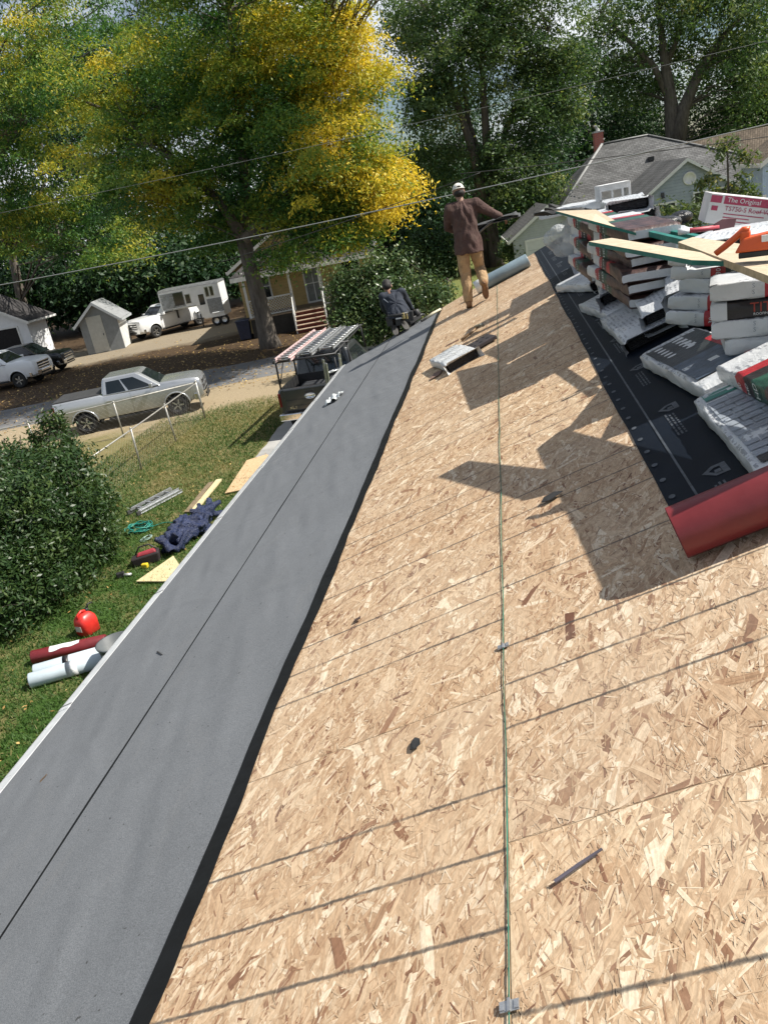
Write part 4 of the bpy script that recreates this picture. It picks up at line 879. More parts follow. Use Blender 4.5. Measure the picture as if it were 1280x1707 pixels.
def plant(name, label, cat, base, stems, lobes, m, per, ln, wd, tintf, seed=1, rc=.9, flat=.55, limb_r=.05, group=None, droop=.3, bark=None, minz=.15, gap=.0, limbs=.35, up=.35, crown='crown', stemname='trunk', scatter=1.0):
    g = np.random.default_rng(seed); t = empty(name, Matrix.Translation(base), label, cat, group); base = Vector(base)
    cs = []; outs = []
    for (c, r, n) in lobes:
        c = np.array(c); r = np.array(r); d = g.normal(0, 1, (n, 3)); d /= np.linalg.norm(d, axis=1)[:, None]
        q = g.random(n)**.42*np.where(g.random(n) < .10, g.uniform(1.05, 1.28, n), 1); cs.append(c+d*r*q[:, None]); outs.append(d*q[:, None])
    cs = np.concatenate(cs); outs = np.concatenate(outs); k = cs[:, 2] > minz+.2; cs, outs = cs[k], outs[k]
    sp = np.concatenate([np.array([[p.x, p.y, p.z] for p in map(Vector, s)]) for s, _ in stems])
    mb = MB()
    for s, r in stems: mb.tube(s, r, 10)
    lo_ = sp[len(stems[0][0])//2 if len(stems[0][0]) > 3 else 0:]
    for i in np.nonzero(g.random(len(cs)) < limbs)[0]:
        e = cs[i]; cand = sp[sp[:, 2] <= e[2]+.5]; cand = cand if len(cand) else sp
        w_ = np.linalg.norm(cand-e, axis=1)+np.abs(cand[:, 2]-(e[2]-2.0))*.4; a = cand[np.argmin(w_)]
        if a[2] < base.z+.12*(cs[:, 2].max()-base.z): a = sp[np.argmin(np.linalg.norm(sp-e, axis=1))]
        dd = e-a; l_ = np.linalg.norm(dd); m1 = a+dd*.35+g.normal(0, .05*l_, 3)+np.array([0,0,.08*l_]); m2 = a+dd*.7+g.normal(0, .05*l_, 3)+np.array([0,0,.07*l_])
        r0 = limb_r*(.5+.1*l_)
        mb.tube([a, m1, m2, e], [r0, r0*.7, r0*.45, r0*.15], 5, cap=False)
    mb.build(stemname, bark or M_BARK, t, world=True)
    npl = g.poisson(per, len(cs)); ci = np.repeat(np.arange(len(cs)), npl); n = len(ci)
    off = g.normal(0, 1, (n, 3))*np.array([rc, rc, rc*flat])*.55*scatter; sz = g.uniform(.6, 1.35, len(cs))[ci][:, None]
    P = cs[ci]+off*sz; P[:, 2] -= droop*(off[:, 0]**2+off[:, 1]**2)/rc
    k = P[:, 2] > minz; P, ci = P[k], ci[k]; n = len(P)
    Q = leaves(P, None, ln, wd, g, up=up, droop=.6, outward=outs[ci]*.55)
    tc_ = tintf(cs, g); tint = np.clip(tc_[ci]+g.normal(0, .09, n), 0, 1)
    me = raw_mesh(crown, Q-np.array(base), 4, m, {'tint': tint})
    o = bpy.data.objects.new(crown, me); COL.objects.link(o); o.parent = t; WM[o.name] = WM[t.name]; return t
def lb(u, v, Y, ru, rv, n, dy=None):        # a lobe of the crown, seen at (u, v) at depth Y, half sizes in picture units
    c = aty(u, v, Y); k = (Vector((c.x, c.y, c.z-H))).length/FPX*.97
    return ((c.x, c.y, c.z), (ru*k, (dy or (ru+rv)/2*k), rv*k), n)
def px(pts, Y): return [aty(u, v, Y) for u, v in pts]
YC = [(585,100,75,.50),(600,30,60,.38),(565,285,62,.62),(650,290,45,.72),(640,330,30,.6),(500,60,70,.34),(300,92,32,.5),(440,60,60,.25),(235,215,35,.34),(90,205,45,.3),(60,260,35,.3),(150,120,60,.25),(20,80,60,.25),(250,330,38,.42),(310,385,34,.40),(330,330,30,.32),(272,290,22,.4),(664,355,18,.6),(210,440,14,.7),(540,230,50,.28),(420,185,40,.2),(690,250,25,.5),(140,300,30,.22),(200,260,40,.25),(520,130,40,.3)]
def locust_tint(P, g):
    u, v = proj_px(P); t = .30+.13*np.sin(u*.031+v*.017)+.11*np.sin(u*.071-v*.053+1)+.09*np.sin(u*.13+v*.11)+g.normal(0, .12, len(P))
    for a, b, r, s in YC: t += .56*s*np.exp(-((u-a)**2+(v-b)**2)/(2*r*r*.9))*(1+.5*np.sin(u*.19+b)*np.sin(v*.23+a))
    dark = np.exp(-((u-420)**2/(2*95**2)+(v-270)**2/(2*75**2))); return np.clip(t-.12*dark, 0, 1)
base = atz(452, 579); Yt = base.y
stem = [base+Vector((0,0,-.1)), base+Vector((-.05,0,.5))]+px([(437,520),(420,455),(405,395)], Yt)
stems = [(stem, [.62,.50,.43,.38,.36]),
 (px([(405,398),(370,340),(320,290),(250,240)], Yt), [.30,.22,.15,.07]), (px([(405,395),(410,320),(400,220),(390,110),(380,20)], Yt+.8), [.28,.24,.18,.11,.05]),
 (px([(408,400),(455,345),(520,290),(590,250)], Yt-1), [.26,.20,.13,.06]), (px([(410,400),(440,310),(500,200),(560,110)], Yt+1.5), [.22,.18,.12,.05]), (px([(400,385),(330,300),(220,200),(120,160)], Yt+2), [.22,.16,.1,.05])]
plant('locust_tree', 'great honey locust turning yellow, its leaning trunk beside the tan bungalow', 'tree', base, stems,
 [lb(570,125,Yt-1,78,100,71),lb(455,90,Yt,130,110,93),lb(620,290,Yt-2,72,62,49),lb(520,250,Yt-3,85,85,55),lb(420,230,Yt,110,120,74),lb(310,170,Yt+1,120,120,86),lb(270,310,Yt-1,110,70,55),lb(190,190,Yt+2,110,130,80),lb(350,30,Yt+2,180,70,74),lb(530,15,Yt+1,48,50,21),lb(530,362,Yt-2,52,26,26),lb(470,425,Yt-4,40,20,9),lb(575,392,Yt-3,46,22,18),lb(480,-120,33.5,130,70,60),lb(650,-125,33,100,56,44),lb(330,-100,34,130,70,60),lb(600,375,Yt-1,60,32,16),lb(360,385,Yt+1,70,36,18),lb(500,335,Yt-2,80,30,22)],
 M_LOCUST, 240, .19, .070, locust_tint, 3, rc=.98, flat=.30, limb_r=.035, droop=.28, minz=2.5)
b2 = Vector((aty(30,500,62).x, 62, 0))
plant('locust_tree', 'second yellow-flecked locust behind the white garage at the left edge', 'tree', b2, [([b2, b2+Vector((.3,0,3.5)), b2+Vector((.8,0,7)), b2+Vector((1.2,0,13))], [.5,.4,.3,.1])],
 [lb(60,60,50,130,90,72),lb(60,230,50,110,120,79),lb(-30,150,50,80,130,39),lb(110,350,52,100,60,46),lb(20,370,50,70,70,39),lb(180,410,52,70,40,26)], M_LOCUST, 190, .22, .08, locust_tint, 4, rc=1.12, flat=.30, limb_r=.04, minz=3)
def ol(a, s): return lambda P, g: np.clip(a+g.normal(0, s, len(P)), 0, 1)
b3 = atz(828, 443); Y3 = b3.y
st3 = [([b3+Vector((0,0,-.1)), b3+Vector((0,0,.6))]+px([(817,360),(812,250),(805,140),(800,30)], Y3), [.62,.46,.40,.30,.2,.08]), (px([(817,370),(790,260),(765,180),(735,90),(720,20)], Y3-.5), [.34,.28,.2,.12,.05]),
 (px([(816,330),(845,210),(880,130),(915,50)], Y3+.5), [.28,.2,.13,.05]), (px([(812,300),(780,200),(770,100),(775,20)], Y3+1), [.24,.18,.11,.05]), ([b3+Vector((-.7,.2,0)), *px([(800,330),(784,230),(750,150)], Y3+.4)], [.34,.26,.18,.08])]
plant('broadleaf_tree', 'tall olive green tree with several bare grey stems behind the walking roofer', 'tree', b3, st3,
 [lb(770,70,Y3,110,95,120),lb(865,60,Y3+1,95,95,110),lb(690,40,Y3+1,30,50,18),lb(712,160,Y3-1,44,60,46),lb(905,180,Y3-1,60,50,50),lb(850,265,Y3-1,60,45,50),lb(800,-20,Y3,170,50,90),lb(880,320,Y3-2,60,40,40),lb(720,265,Y3,50,45,36),lb(930,110,Y3,45,50,40),lb(770,390,Y3+1,40,30,22)], M_OLIVE, 150, .25, .10, ol(.40,.2), 5, rc=1.15, flat=.42, limb_r=.04, minz=1.5)
b4 = Vector((aty(1128,235,84).x, 88, 0))
st4 = [([b4]+px([(1126,232),(1118,170),(1108,100),(1098,20)], 88), [1.1,.95,.62,.42,.2]), (px([(1128,240),(1140,180),(1165,120),(1205,60),(1250,10)], 87.5), [.8,.6,.42,.28,.12]), (px([(1118,170),(1090,110),(1040,60),(1000,20)], 88), [.4,.28,.18,.08]), (px([(1110,110),(1130,60),(1140,0)], 88), [.3,.2,.1])]
plant('broadleaf_tree', 'open-crowned tree with a thick forked grey trunk behind the white gabled house', 'tree', b4, st4,
 [lb(1080,20,88,110,60,90),lb(1200,20,88,100,50,70),lb(1020,80,89,60,60,50),lb(1170,95,90,60,45,28),lb(1250,110,86,50,70,60),lb(1150,-30,88,150,40,60),lb(1050,140,90,50,40,30)], M_OLIVE, 84, .38, .16, ol(.40,.18), 6, rc=1.8, flat=.5, limb_r=.06, minz=4)
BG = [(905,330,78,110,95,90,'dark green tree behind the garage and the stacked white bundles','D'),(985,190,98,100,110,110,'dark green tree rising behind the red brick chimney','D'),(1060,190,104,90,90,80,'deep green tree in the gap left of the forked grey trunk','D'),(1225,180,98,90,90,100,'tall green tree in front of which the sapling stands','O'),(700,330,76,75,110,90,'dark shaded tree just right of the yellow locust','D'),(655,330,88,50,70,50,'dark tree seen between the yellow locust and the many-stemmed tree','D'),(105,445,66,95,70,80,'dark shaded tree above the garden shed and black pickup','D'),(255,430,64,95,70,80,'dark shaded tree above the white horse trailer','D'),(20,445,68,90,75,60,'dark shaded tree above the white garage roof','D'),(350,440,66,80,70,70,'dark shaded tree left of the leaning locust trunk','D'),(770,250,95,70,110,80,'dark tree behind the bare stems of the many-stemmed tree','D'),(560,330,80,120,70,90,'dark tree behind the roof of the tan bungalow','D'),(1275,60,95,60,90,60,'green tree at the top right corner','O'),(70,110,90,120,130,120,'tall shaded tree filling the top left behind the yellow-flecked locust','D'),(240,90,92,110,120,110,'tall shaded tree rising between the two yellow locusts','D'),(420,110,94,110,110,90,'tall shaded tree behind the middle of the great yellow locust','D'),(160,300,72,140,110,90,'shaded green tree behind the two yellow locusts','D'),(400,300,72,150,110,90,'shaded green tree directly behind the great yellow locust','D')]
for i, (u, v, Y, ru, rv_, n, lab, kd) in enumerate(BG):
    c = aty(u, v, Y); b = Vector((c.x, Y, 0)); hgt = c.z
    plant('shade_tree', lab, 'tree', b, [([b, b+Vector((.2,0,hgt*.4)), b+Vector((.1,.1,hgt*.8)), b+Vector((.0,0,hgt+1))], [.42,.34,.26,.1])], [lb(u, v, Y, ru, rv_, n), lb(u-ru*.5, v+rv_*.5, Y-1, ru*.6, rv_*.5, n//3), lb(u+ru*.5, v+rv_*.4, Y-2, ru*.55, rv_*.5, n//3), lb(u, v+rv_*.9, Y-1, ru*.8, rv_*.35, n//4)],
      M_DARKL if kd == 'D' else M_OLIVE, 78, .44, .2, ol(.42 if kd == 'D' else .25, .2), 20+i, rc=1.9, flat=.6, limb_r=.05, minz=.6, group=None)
# broad-leaved shrub at the roof end
bs = Vector((aty(640,520,30).x, 30, 0))
plant('flowering_shrub', 'big glossy green shrub standing against the bungalow and past the roof end', 'shrub', bs, [([bs+Vector((dx,dy,0)), bs+Vector((dx*1.5,dy,1.2)), bs+Vector((dx*2.4,dy,2.6))], [.06,.045,.02]) for dx, dy in ((-.8,0),(-.3,.3),(.2,-.2),(.7,.2),(1.1,0))],
 [lb(635,505,30,72,68,210),lb(590,545,29.5,44,56,110),lb(695,490,30,46,40,90),lb(580,480,30,32,40,60),lb(640,445,30.5,52,26,60),lb(728,488,28,26,16,34),lb(600,610,29.5,52,50,80),lb(660,580,30,60,60,90)], M_SHRUB, 42, .135, .075, ol(.5,.22), 51, rc=.42, flat=.8, limb_r=.02, minz=.1, limbs=.5, stemname='stem', up=.5)
bl = Vector((-9.4, 12.0, 0))
plant('hedge_shrub', 'large dark green shrub on the lawn at the left edge below the wire fence', 'shrub', bl, [([bl+Vector((dx,dy,0)), bl+Vector((dx*1.2,dy*1.1,.6)), bl+Vector((dx*1.4,dy*1.3,1.15))], [.05,.04,.02]) for dx, dy in ((-.6,.3),(-.2,-.8),(.3,.6),(.5,1.2),(.1,-1.4))],
 [lb(70,880,12.8,92,115,330),lb(140,885,13.4,46,62,120),lb(15,1000,11.3,60,92,190),lb(55,800,14,85,62,170),lb(105,775,14.4,44,44,70),lb(-40,900,12,60,150,140),lb(150,840,14,34,50,60),lb(60,960,12,80,80,140)], M_HEDGE, 62, .105, .036, ol(.5,.22), 52, rc=.30, flat=.8, limb_r=.012, minz=.04, limbs=.12, stemname='stem', up=.3)
bz = Vector((aty(60,735,15).x, 15, 0))
plant('weed_clump', 'tall spindly weeds rising above the dark shrub at the left edge', 'weeds', bz, [([aty(u,800,15), aty(u+rnd.uniform(-6,6),730,15), aty(u+rnd.uniform(-9,9),v,15)], [.012,.009,.004]) for u, v in ((12,745),(60,718),(78,695),(98,690),(112,720),(30,740))],
 [lb(u, v+14, 15, 8, 16, 16) for u, v in ((12,745),(60,718),(78,695),(98,690),(112,720),(30,740))], M_HEDGE, 22, .12, .035, ol(.75,.15), 53, rc=.14, flat=1.3, limb_r=.006, limbs=.0, stemname='stem')
b6 = Vector((aty(1214,340,27).x, 27, 0))
sprays = [(1240,258,26,15),(1210,238,24,14),(1180,300,16,12),(1235,300,30,16),(1195,320,28,16),(1255,330,22,18),(1225,335,30,16)]
plant('sumac_sapling', 'thin sapling with drooping compound leaves behind the red and white carton', 'sapling', b6, [([b6]+px([(1216,400),(1215,340),(1213,280),(1212,235)], 27), [.05,.045,.04,.03,.015])],
 [lb(u, v, 27, a, b, 10) for u, v, a, b in sprays], M_SUMAC, 22, .20, .06, ol(.5,.22), 54, rc=.30, flat=.4, limb_r=.010, limbs=.7, droop=.8)
b7 = Vector((aty(1130,350,36).x, 36, 0))
plant('leafy_shrub', 'loose green shrub in front of the blue grey gable windows', 'shrub', b7, [([b7, b7+Vector((0,0,1.2)), b7+Vector((.2,0,2.4))], [.05,.04,.02])], [lb(1118,358,36,34,15,44),lb(1160,356,36,18,13,16),lb(1110,385,36,40,20,30)], M_SUMAC, 30, .24, .07, ol(.35,.2), 55, rc=.45, flat=.6, limb_r=.015, stemname='stem')
b8 = atz(852, 432)*.8; b8.z = 0
plant('low_shrub', 'low rounded green shrub at the left corner of the pale garage', 'shrub', b8, [([b8, b8+Vector((0,0,.6)), b8+Vector((.1,0,1.1))], [.05,.04,.02])], [lb(850,418,b8.y,18,15,60)], M_SHRUB, 40, .16, .08, ol(.55,.2), 56, rc=.4, flat=.8, stemname='stem')
b9 = Vector((aty(715,420,58).x, 58, 0))
plant('dark_shrub', 'dark shaded shrub on the far lawn left of the walking roofer', 'shrub', b9, [([b9, b9+Vector((0,0,1)), b9+Vector((.1,0,2.5))], [.08,.06,.02])], [lb(715,415,58,42,42,110),lb(740,440,57,30,22,40)], M_DARKL, 60, .26, .11, ol(.62,.2), 57, rc=.8, flat=.8, stemname='stem')
# ------------------------------------------------------------------ grass and fallen leaves (nobody could count them)
M_GRASS = leafmat('grass_blades', [(0, (.025,.062,.010)), (.5, (.060,.130,.022)), (.8, (.16,.16,.05)), (1, (.32,.26,.12))], .3, .6)
g = np.random.default_rng(77); n = 150000
X = g.uniform(-12.5, -3.9, n); Yg = 6.5+21*g.random(n)**1.35
s = -X*math.sin(ST)+Yg*math.cos(ST); k = (s < 28.0+g.normal(0, .5, n)) & ~((X > -7.2) & (Yg > 18.6)) ; X, Yg = X[k], Yg[k]; n = len(X)
pn = np.sin(X*1.3+Yg*.7)+np.sin(X*.6-Yg*1.1+2)+.6*np.sin(X*3.1+Yg*2.3)+.5*np.sin(X*7+1)*np.sin(Yg*6)
dryp = 1/(1+np.exp(-(pn-1.35+(s[k]-18.5)*.20)*1.7)); tint = np.clip(np.where(g.random(n) < dryp*.85, g.uniform(.72, 1, n), g.uniform(.1, .6, n)), 0, 1)
hgt = g.uniform(.03, .085, n)*(1+.5*(g.random(n) < .06)); a = g.uniform(0, 2*PI, n); wdt = g.uniform(.006, .013, n); le = g.normal(0, .6, (n, 2))*hgt[:, None]
B = np.stack([X, Yg, np.full(n, .0)], 1); sd_ = np.stack([np.cos(a), np.sin(a), np.zeros(n)], 1)*wdt[:, None]
T = B+np.stack([le[:, 0], le[:, 1], hgt], 1)
me = raw_mesh('lawn_grass', np.stack([B-sd_, B+sd_, T], 1), 3, M_GRASS, {'tint': tint}); tag(link('grass', me), 'short patchy green and straw coloured lawn grass beside the house', 'grass', kind='stuff')
M_FALL = leafmat('fallen_leaf', [(0, (.16,.085,.03)), (.5, (.34,.21,.07)), (1, (.58,.42,.16))], .1)
n = 9000; al = g.uniform(-24, 16, n); ac = 30.5+g.gamma(2.2, 4.2, n); P = np.stack([SD.x*al+SN.x*ac, SD.y*al+SN.y*ac, g.uniform(.012, .03, n)], 1)
n2 = 500; P2 = np.stack([g.uniform(-12, -4.2, n2), g.uniform(6, 20, n2), g.uniform(.04, .07, n2)], 1); P = np.concatenate([P, P2]); n = len(P)
Q = leaves(P, None, .13, .06, g, spread=.25, up=1.0); Q[n-n2:] = (Q[n-n2:]-P[n-n2:, None])*.55+P[n-n2:, None]
me = raw_mesh('fallen_leaves', Q, 4, M_FALL, {'tint': g.random(n)}); tag(link('fallen_leaves', me), 'scattered yellow brown fallen leaves on the street and lawn', 'fallen leaves', kind='stuff')
# ------------------------------------------------------------------ power lines
M_WIRE = mat('grey_cable', (.24,.25,.25), .6, 0, .1, 4); M_WIREB = mat('black_cable', (.02,.02,.02), .6); M_WIREG = mat('dull_cable', (.16,.165,.165), .7)
def wire(a, b, r, sag, label, m=M_WIRE, ext=.35):
    d = b-a; a2, b2 = a-d*ext, b+d*ext; mb = MB(); N = 40
    mb.tube([a2+(b2-a2)*(i/N)+Vector((0,0,-sag*4*(i/N)*(1-i/N))) for i in range(N+1)], r, 6)
    tag(mb.build('power_line', m), label, 'power line')
wire(aty(0,462,20), aty(1280,188,17), .0105, .28, 'thick pale service cable crossing the whole view in front of the trees')
wire(aty(430,415,21), aty(720,315,20.5), .009, .05, 'thin black cable running just above the thick pale cable by the bungalow', M_WIREB, .25)
wire(aty(0,345,30), aty(1280,55,30), .0065, .3, 'thin grey cable strung high in front of the tree crowns', M_WIREG)
wire(aty(880,275,24), aty(1280,225,24), .010, .05, 'thin dark cable passing the brick chimney below the thick pale cable', M_WIREB, .3)
# ================================================================== SHINGLE BUNDLES AND THINGS ON THE ROOF
def m_wrap():
    q = NB('bundle_wrapper'); o = q.obj(); sx = q.n('SeparateXYZ', {0: o}); X, Y = sx.outputs[0], sx.outputs[1]
    info = q.n('ObjectInfo').outputs['Random']; off = q.n('CombineXYZ', {0: q.math('MULTIPLY', info, 30), 1: q.math('MULTIPLY', info, 17), 2: 0})
    ov = q.n('VectorMath', {0: o, 1: off}, operation='ADD').outputs[0]
    row = q.math('LESS_THAN', q.math('FRACT', q.math('MULTIPLY', Y, 34)), .5)
    word = q.math('GREATER_THAN', q.noise(1, 2, .5, q.map(ov, (46, 34, 1))), .50)
    para = q.ramp(q.noise(4.5, 1, .5, ov), [(.47, 0.0), (.50, 1.0)])
    ink = q.math('MULTIPLY', q.math('MULTIPLY', q.math('MULTIPLY', row, word), para), q.math('GREATER_THAN', sx.outputs[2], .074))
    big = q.ramp(q.noise(2.0, 4, .6, ov), [(.3, (.48,.505,.53)), (.7, (.66,.675,.69))])
    dirt = q.ramp(q.noise(6, 6, .7, ov), [(.56, 0.0), (.75, .45)])
    c = q.mix(dirt, big, (.32,.29,.26,1)); c = q.mix(q.math('MULTIPLY', ink, .72), c, (.16,.17,.20,1)); q.col(c); q.p(Roughness=.28, Specular_IOR_Level=.6)
    w_ = q.noise(9, 6, .65, q.map(ov, (1, 2.2, 1)), .8); q.bump(q.math('ADD', q.math('MULTIPLY', w_, .7), q.math('MULTIPLY', q.noise(30, 4, .6, ov), .3)), .5, .022); return q.m
def m_ink(name, c, var=.25):
    q = NB(name); o = q.obj(); q.col(q.ramp(q.noise(14, 5, .6, o), [(.3, tuple(x*(1-var) for x in c)), (.7, tuple(min(1, x*(1+var)) for x in c))])); q.p(Roughness=.38); q.bump(q.noise(11, 5, .65, o), .5, .02); return q.m
M_WRAP = m_wrap(); M_IRED = m_ink('print_red', (.36,.022,.030)); M_IGRN = m_ink('print_green', (.018,.075,.050)); M_IBLK = m_ink('print_black', (.020,.017,.018)); M_IBRN = m_ink('print_brown_photo', (.060,.032,.028), .85); M_ITEAL = m_ink('print_teal', (.02,.17,.13)); M_IGREY = m_ink('print_grey', (.26,.29,.33)); M_IWHT = m_ink('print_white', (.66,.67,.67), .1)
q = NB('asphalt_shingle_edge'); o_ = q.obj(); q.col(q.ramp(q.noise(60, 4), [(.3, (.010,.010,.012)), (.7, (.045,.045,.05))])); q.p(Roughness=.85); q.bump(q.n('TexWave', {'Vector': o_, 'Scale': 26.0, 'Distortion': 1.5}, wave_type='BANDS', bands_direction='Z'), .8, .01); M_CORE = q.m
BL, BW, BT = 1.06, .36, .088
WR = [M_WRAP, M_IRED, M_IBLK, M_IGRN, M_IBRN]
def wrapper(seed, bands=None, sag=0.0, op=True):
    r = random.Random(seed); mb = MB(); NP = 22
    xs = [-BL/2-.02, -BL/2, -BL/2+.02] + [-BL/2+.06+(BL-.12)*k/26 for k in range(27)] + [BL/2-.02, BL/2]
    if bands: xs = sorted(set([x for x in xs if all(abs(x-b) > .018 for b, _ in bands)] + [b for b, _ in bands]))
    if op: xs += [BL/2+.035, BL/2+.075]
    ph = [r.uniform(0, 6) for _ in range(6)]; rings = []
    for x in xs:
        e = 1.0; k = 1.0
        if x <= -BL/2: k = .75 if x < -BL/2-.01 else .96
        if not op and x >= BL/2-.001: k = .6
        if op and x > BL/2: e = 1.0+.15*(x-BL/2)/.075; k = 1.0+.32*(x-BL/2)/.075
        ring = []
        for j in range(NP):
            a = 2*PI*j/NP; ca, sa = math.cos(a), math.sin(a); p = .13
            y = BW/2*(abs(ca)**p)*(1 if ca >= 0 else -1); z = BT/2*(abs(sa)**(p*1.4))*(1 if sa >= 0 else -1)
            w_ = .0022*math.sin(9*x+3*a+ph[0])+.002*math.sin(21*x-5*a+ph[1])+.002*math.sin(38*x+7*a+ph[2])
            if op and x > BL/2: w_ += r.uniform(-.006, .010); 
            ring.append((x+((r.uniform(-.015, .02)+(.055 if sa < -.2 else -.02)) if op and x > BL/2+.05 else 0), (y+w_*ca)*e, BT/2+(z+w_*sa*1.3)*k-sag*(x/BL*2)**2*(1 if x > 0 else .4)))
        rings.append(ring)
    mb.loft(rings, cap=False)
    if not op: mb.add(rings[-1], [tuple(range(NP))])
    mb.add(rings[0], [tuple(range(NP-1, -1, -1))])
    if bands:
        for fi in range((len(xs)-1)*NP):
            xm = (xs[fi//NP]+xs[fi//NP+1])/2; mi = 0
            for b, m_ in bands:
                if xm > b: mi = m_
            mb.m[fi] = mi
    return mb.mesh('wrapper', WR)
def core(sag):
    mb = MB(); N = 14
    for i in range(N):
        x0, x1 = -BL/2+.03+(BL-.05)*i/N, -BL/2+.03+(BL-.05)*(i+1)/N; z = lambda x: -sag*(x/BL*2)**2*(1 if x > 0 else .4)
        h = BW/2-.018; mb.hexa([(x0,-h,.010+z(x0)),(x1,-h,.010+z(x1)),(x1,h,.010+z(x1)),(x0,h,.010+z(x0)),(x0,-h,BT-.010+z(x0)),(x1,-h,BT-.010+z(x1)),(x1,h,BT-.010+z(x1)),(x0,h,BT-.010+z(x0))])
    return mb.mesh('shingles', M_CORE)
BAND = [(-.31, 1), (-.225, 2), (-.145, 3), (.0, 4)]
BAND2 = [(-.29, 1), (-.20, 2), (.0, 1), (.10, 4)]
BTIT = [(-.475, 2), (-.12, 3), (.05, 4)]
PROTO = {}
for k, (sd, bd, sg, op) in dict(w1=(1,None,.012,True), w2=(2,None,.03,True), w3=(3,None,.0,True), w4=(4,None,.0,False), p1=(5,BAND,.0,False), p2=(6,BAND2,.012,False), p3=(7,BAND,.02,False), tt=(8,BTIT,.0,False)).items():
    PROTO[k] = (wrapper(sd, bd, sg, op), core(sg))
def bundle(M, kind, label, group='shingle bundles piled on the ridge'):
    t = empty('shingle_bundle', M @ RX(rnd.uniform(-1.5, 1.5)), label, 'shingle bundle', group)
    wme, cme = PROTO[kind]
    w_ = link('wrapper', wme, t) if wme.users == 0 else bpy.data.objects.new('wrapper', wme)
    if w_.name not in COL.objects: COL.objects.link(w_); w_.parent = t; WM[w_.name] = WM[t.name]
    c = bpy.data.objects.new('shingles', cme); COL.objects.link(c); c.parent = t; WM[c.name] = WM[t.name]
    if kind in ('p1', 'p3', 'tt', 'p2'):              # lettering on the long side towards the eave
        mb = MB(); F = TR(0, -BW/2-.0075, .008) @ RX(90); sg = {'p1':0,'p3':.02,'tt':0,'p2':.012}[kind]
        def put(s, x, y, size, mi, rot=0): vs, fs = text(s, size); mb.add(vs, fs, mi=mi, M=F @ TR(x, y, 0) @ RZ(rot))
        if kind == 'tt': put('TITAN', -.375, .024, .066, 1); put('ROOFING SHINGLES', -.36, .009, .017, 0); put('HD', -.03, .012, .05, 0, 90)
        else: put('HD', -.06, .010, .055, 0, 90); put('30', -.25, .014, .04, 0, 90); put('HD', -.165, .010, .04, 0, 90); put('S', -.365, .015, .03, 2); put('S', -.365, .045, .03, 2)
        mb.build('lettering', [M_IWHT, m_titan, M_IGREY], t)
    return t
m_titan = m_ink('print_orange_red', (.30,.035,.02), .2)
def rb(v, y, h, th, kind, label, tilt=0, group='loose bundles along the underlayment edge'):
    d = RU*math.cos(math.radians(th))+RY*math.sin(math.radians(th))
    M = frame(RP(v, y, h+.006), d, RN); return bundle(M @ RYm(-tilt), kind, label, group)
def lvl(x, y, ztop, yaw, kind, label, group='shingle bundles piled on the ridge', left=True, tilt=0):
    a = math.radians(yaw); d = Vector((math.cos(a), math.sin(a), 0)); n = Vector((-d.y, d.x, 0))
    p = Vector((x, y, H+ztop-BT)); p = p+d*(BL/2)+n*(BW/2) if left else p
    return bundle(frame(p, d) @ RYm(tilt), kind, label, group)
# --- front row, lying on the underlayment
t1 = rb(.57, 3.27, 0, -90, 'w4', 'white bundle with a teal header and grey brick diagram, nearest the red roll')
mb = MB(); zt = BT+.005
def patch(x0, x1, y0, y1, mi, z=zt): mb.add([(x0,y0,z),(x1,y0,z),(x1,y1,z),(x0,y1,z)], [(0,1,2,3)], False, mi)
patch(-.50,-.415,-.145,.15,0)
patch(-.475,-.44,-.04,.02,2,zt+.001)
for r_ in range(12):
    x = -.385+r_*.062; o_ = .03 if r_ % 2 else 0
    y = -.15
    while y < .14: patch(x, x+.055, y+(0 if y > -.15 else 0), min(.15, y+.085-(o_ if y == -.15 else 0)), 1); y += .091-(o_ if y == -.15 else 0)
patch(.36,.42,-.15,-.02,3,zt+.001)
mb.build('diagram_print', [M_ITEAL, M_IGREY, M_IWHT, M_IBLK], t1)
t2 = rb(.57, 4.42, .012, -83, 'w4', 'white bundle with a dark photo label on top, behind the brick-diagram bundle')
mb = MB(); patch(-.48,.40,-.155,.16,3); patch(.02,.40,-.155,.10,4,zt+.001); patch(-.20,.36,.105,.16,0,zt+.001); patch(.18,.23,-.02,.03,2,zt+.002)
for r_ in range(2):
    for c_ in range(5): mb.add([(-.42+.06*c_+.016*math.cos(a*PI/4), -.09+.11*r_+.028*math.sin(a*PI/4), zt+.0015) for a in range(8)], [tuple(range(8))], False, 2)
for r_ in range(4): patch(-.44+r_*.07, -.40+r_*.07, .03-.005*r_, .06, 2, zt+.0015)
mb.build('photo_label', [M_IRED, M_IGREY, M_IWHT, m_ink('print_dark_photo', (.026,.030,.030), .5), m_ink('print_blue_grey', (.06,.085,.12), .5)], t2)
rb(.47, 6.02, 0, -88, 'w1', 'torn-edged white bundle whose black open end faces the sunlit gap in the front row')
rb(.70, 6.12, .095, -94, 'w2', 'white open bundle lying half on top of the torn-edged one')
rb(.92, 5.98, .16, -100, 'w3', 'white open bundle tucked against the printed stack, behind the torn-edged one', tilt=-3)
rb(.45, 7.10, 0, -82, 'w2', 'lower of two open bundles behind the torn-edged one')
rb(.58, 7.42, .092, -95, 'w1', 'upper of two open bundles behind the torn-edged one')
rb(.42, 8.82, 0, -74, 'w3', 'white open bundle lying alone at the far end of the front row')
rb(.66, 8.75, .09, -96, 'w4', 'closed white bundle resting behind the lone far open bundle')
rb(.60, 10.2, .0, -88, 'w1', 'white open bundle beneath the clear plastic bag')
rb(.64, 10.1, .092, -98, 'w3', 'white bundle with open mouth directly beside the clear plastic bag')
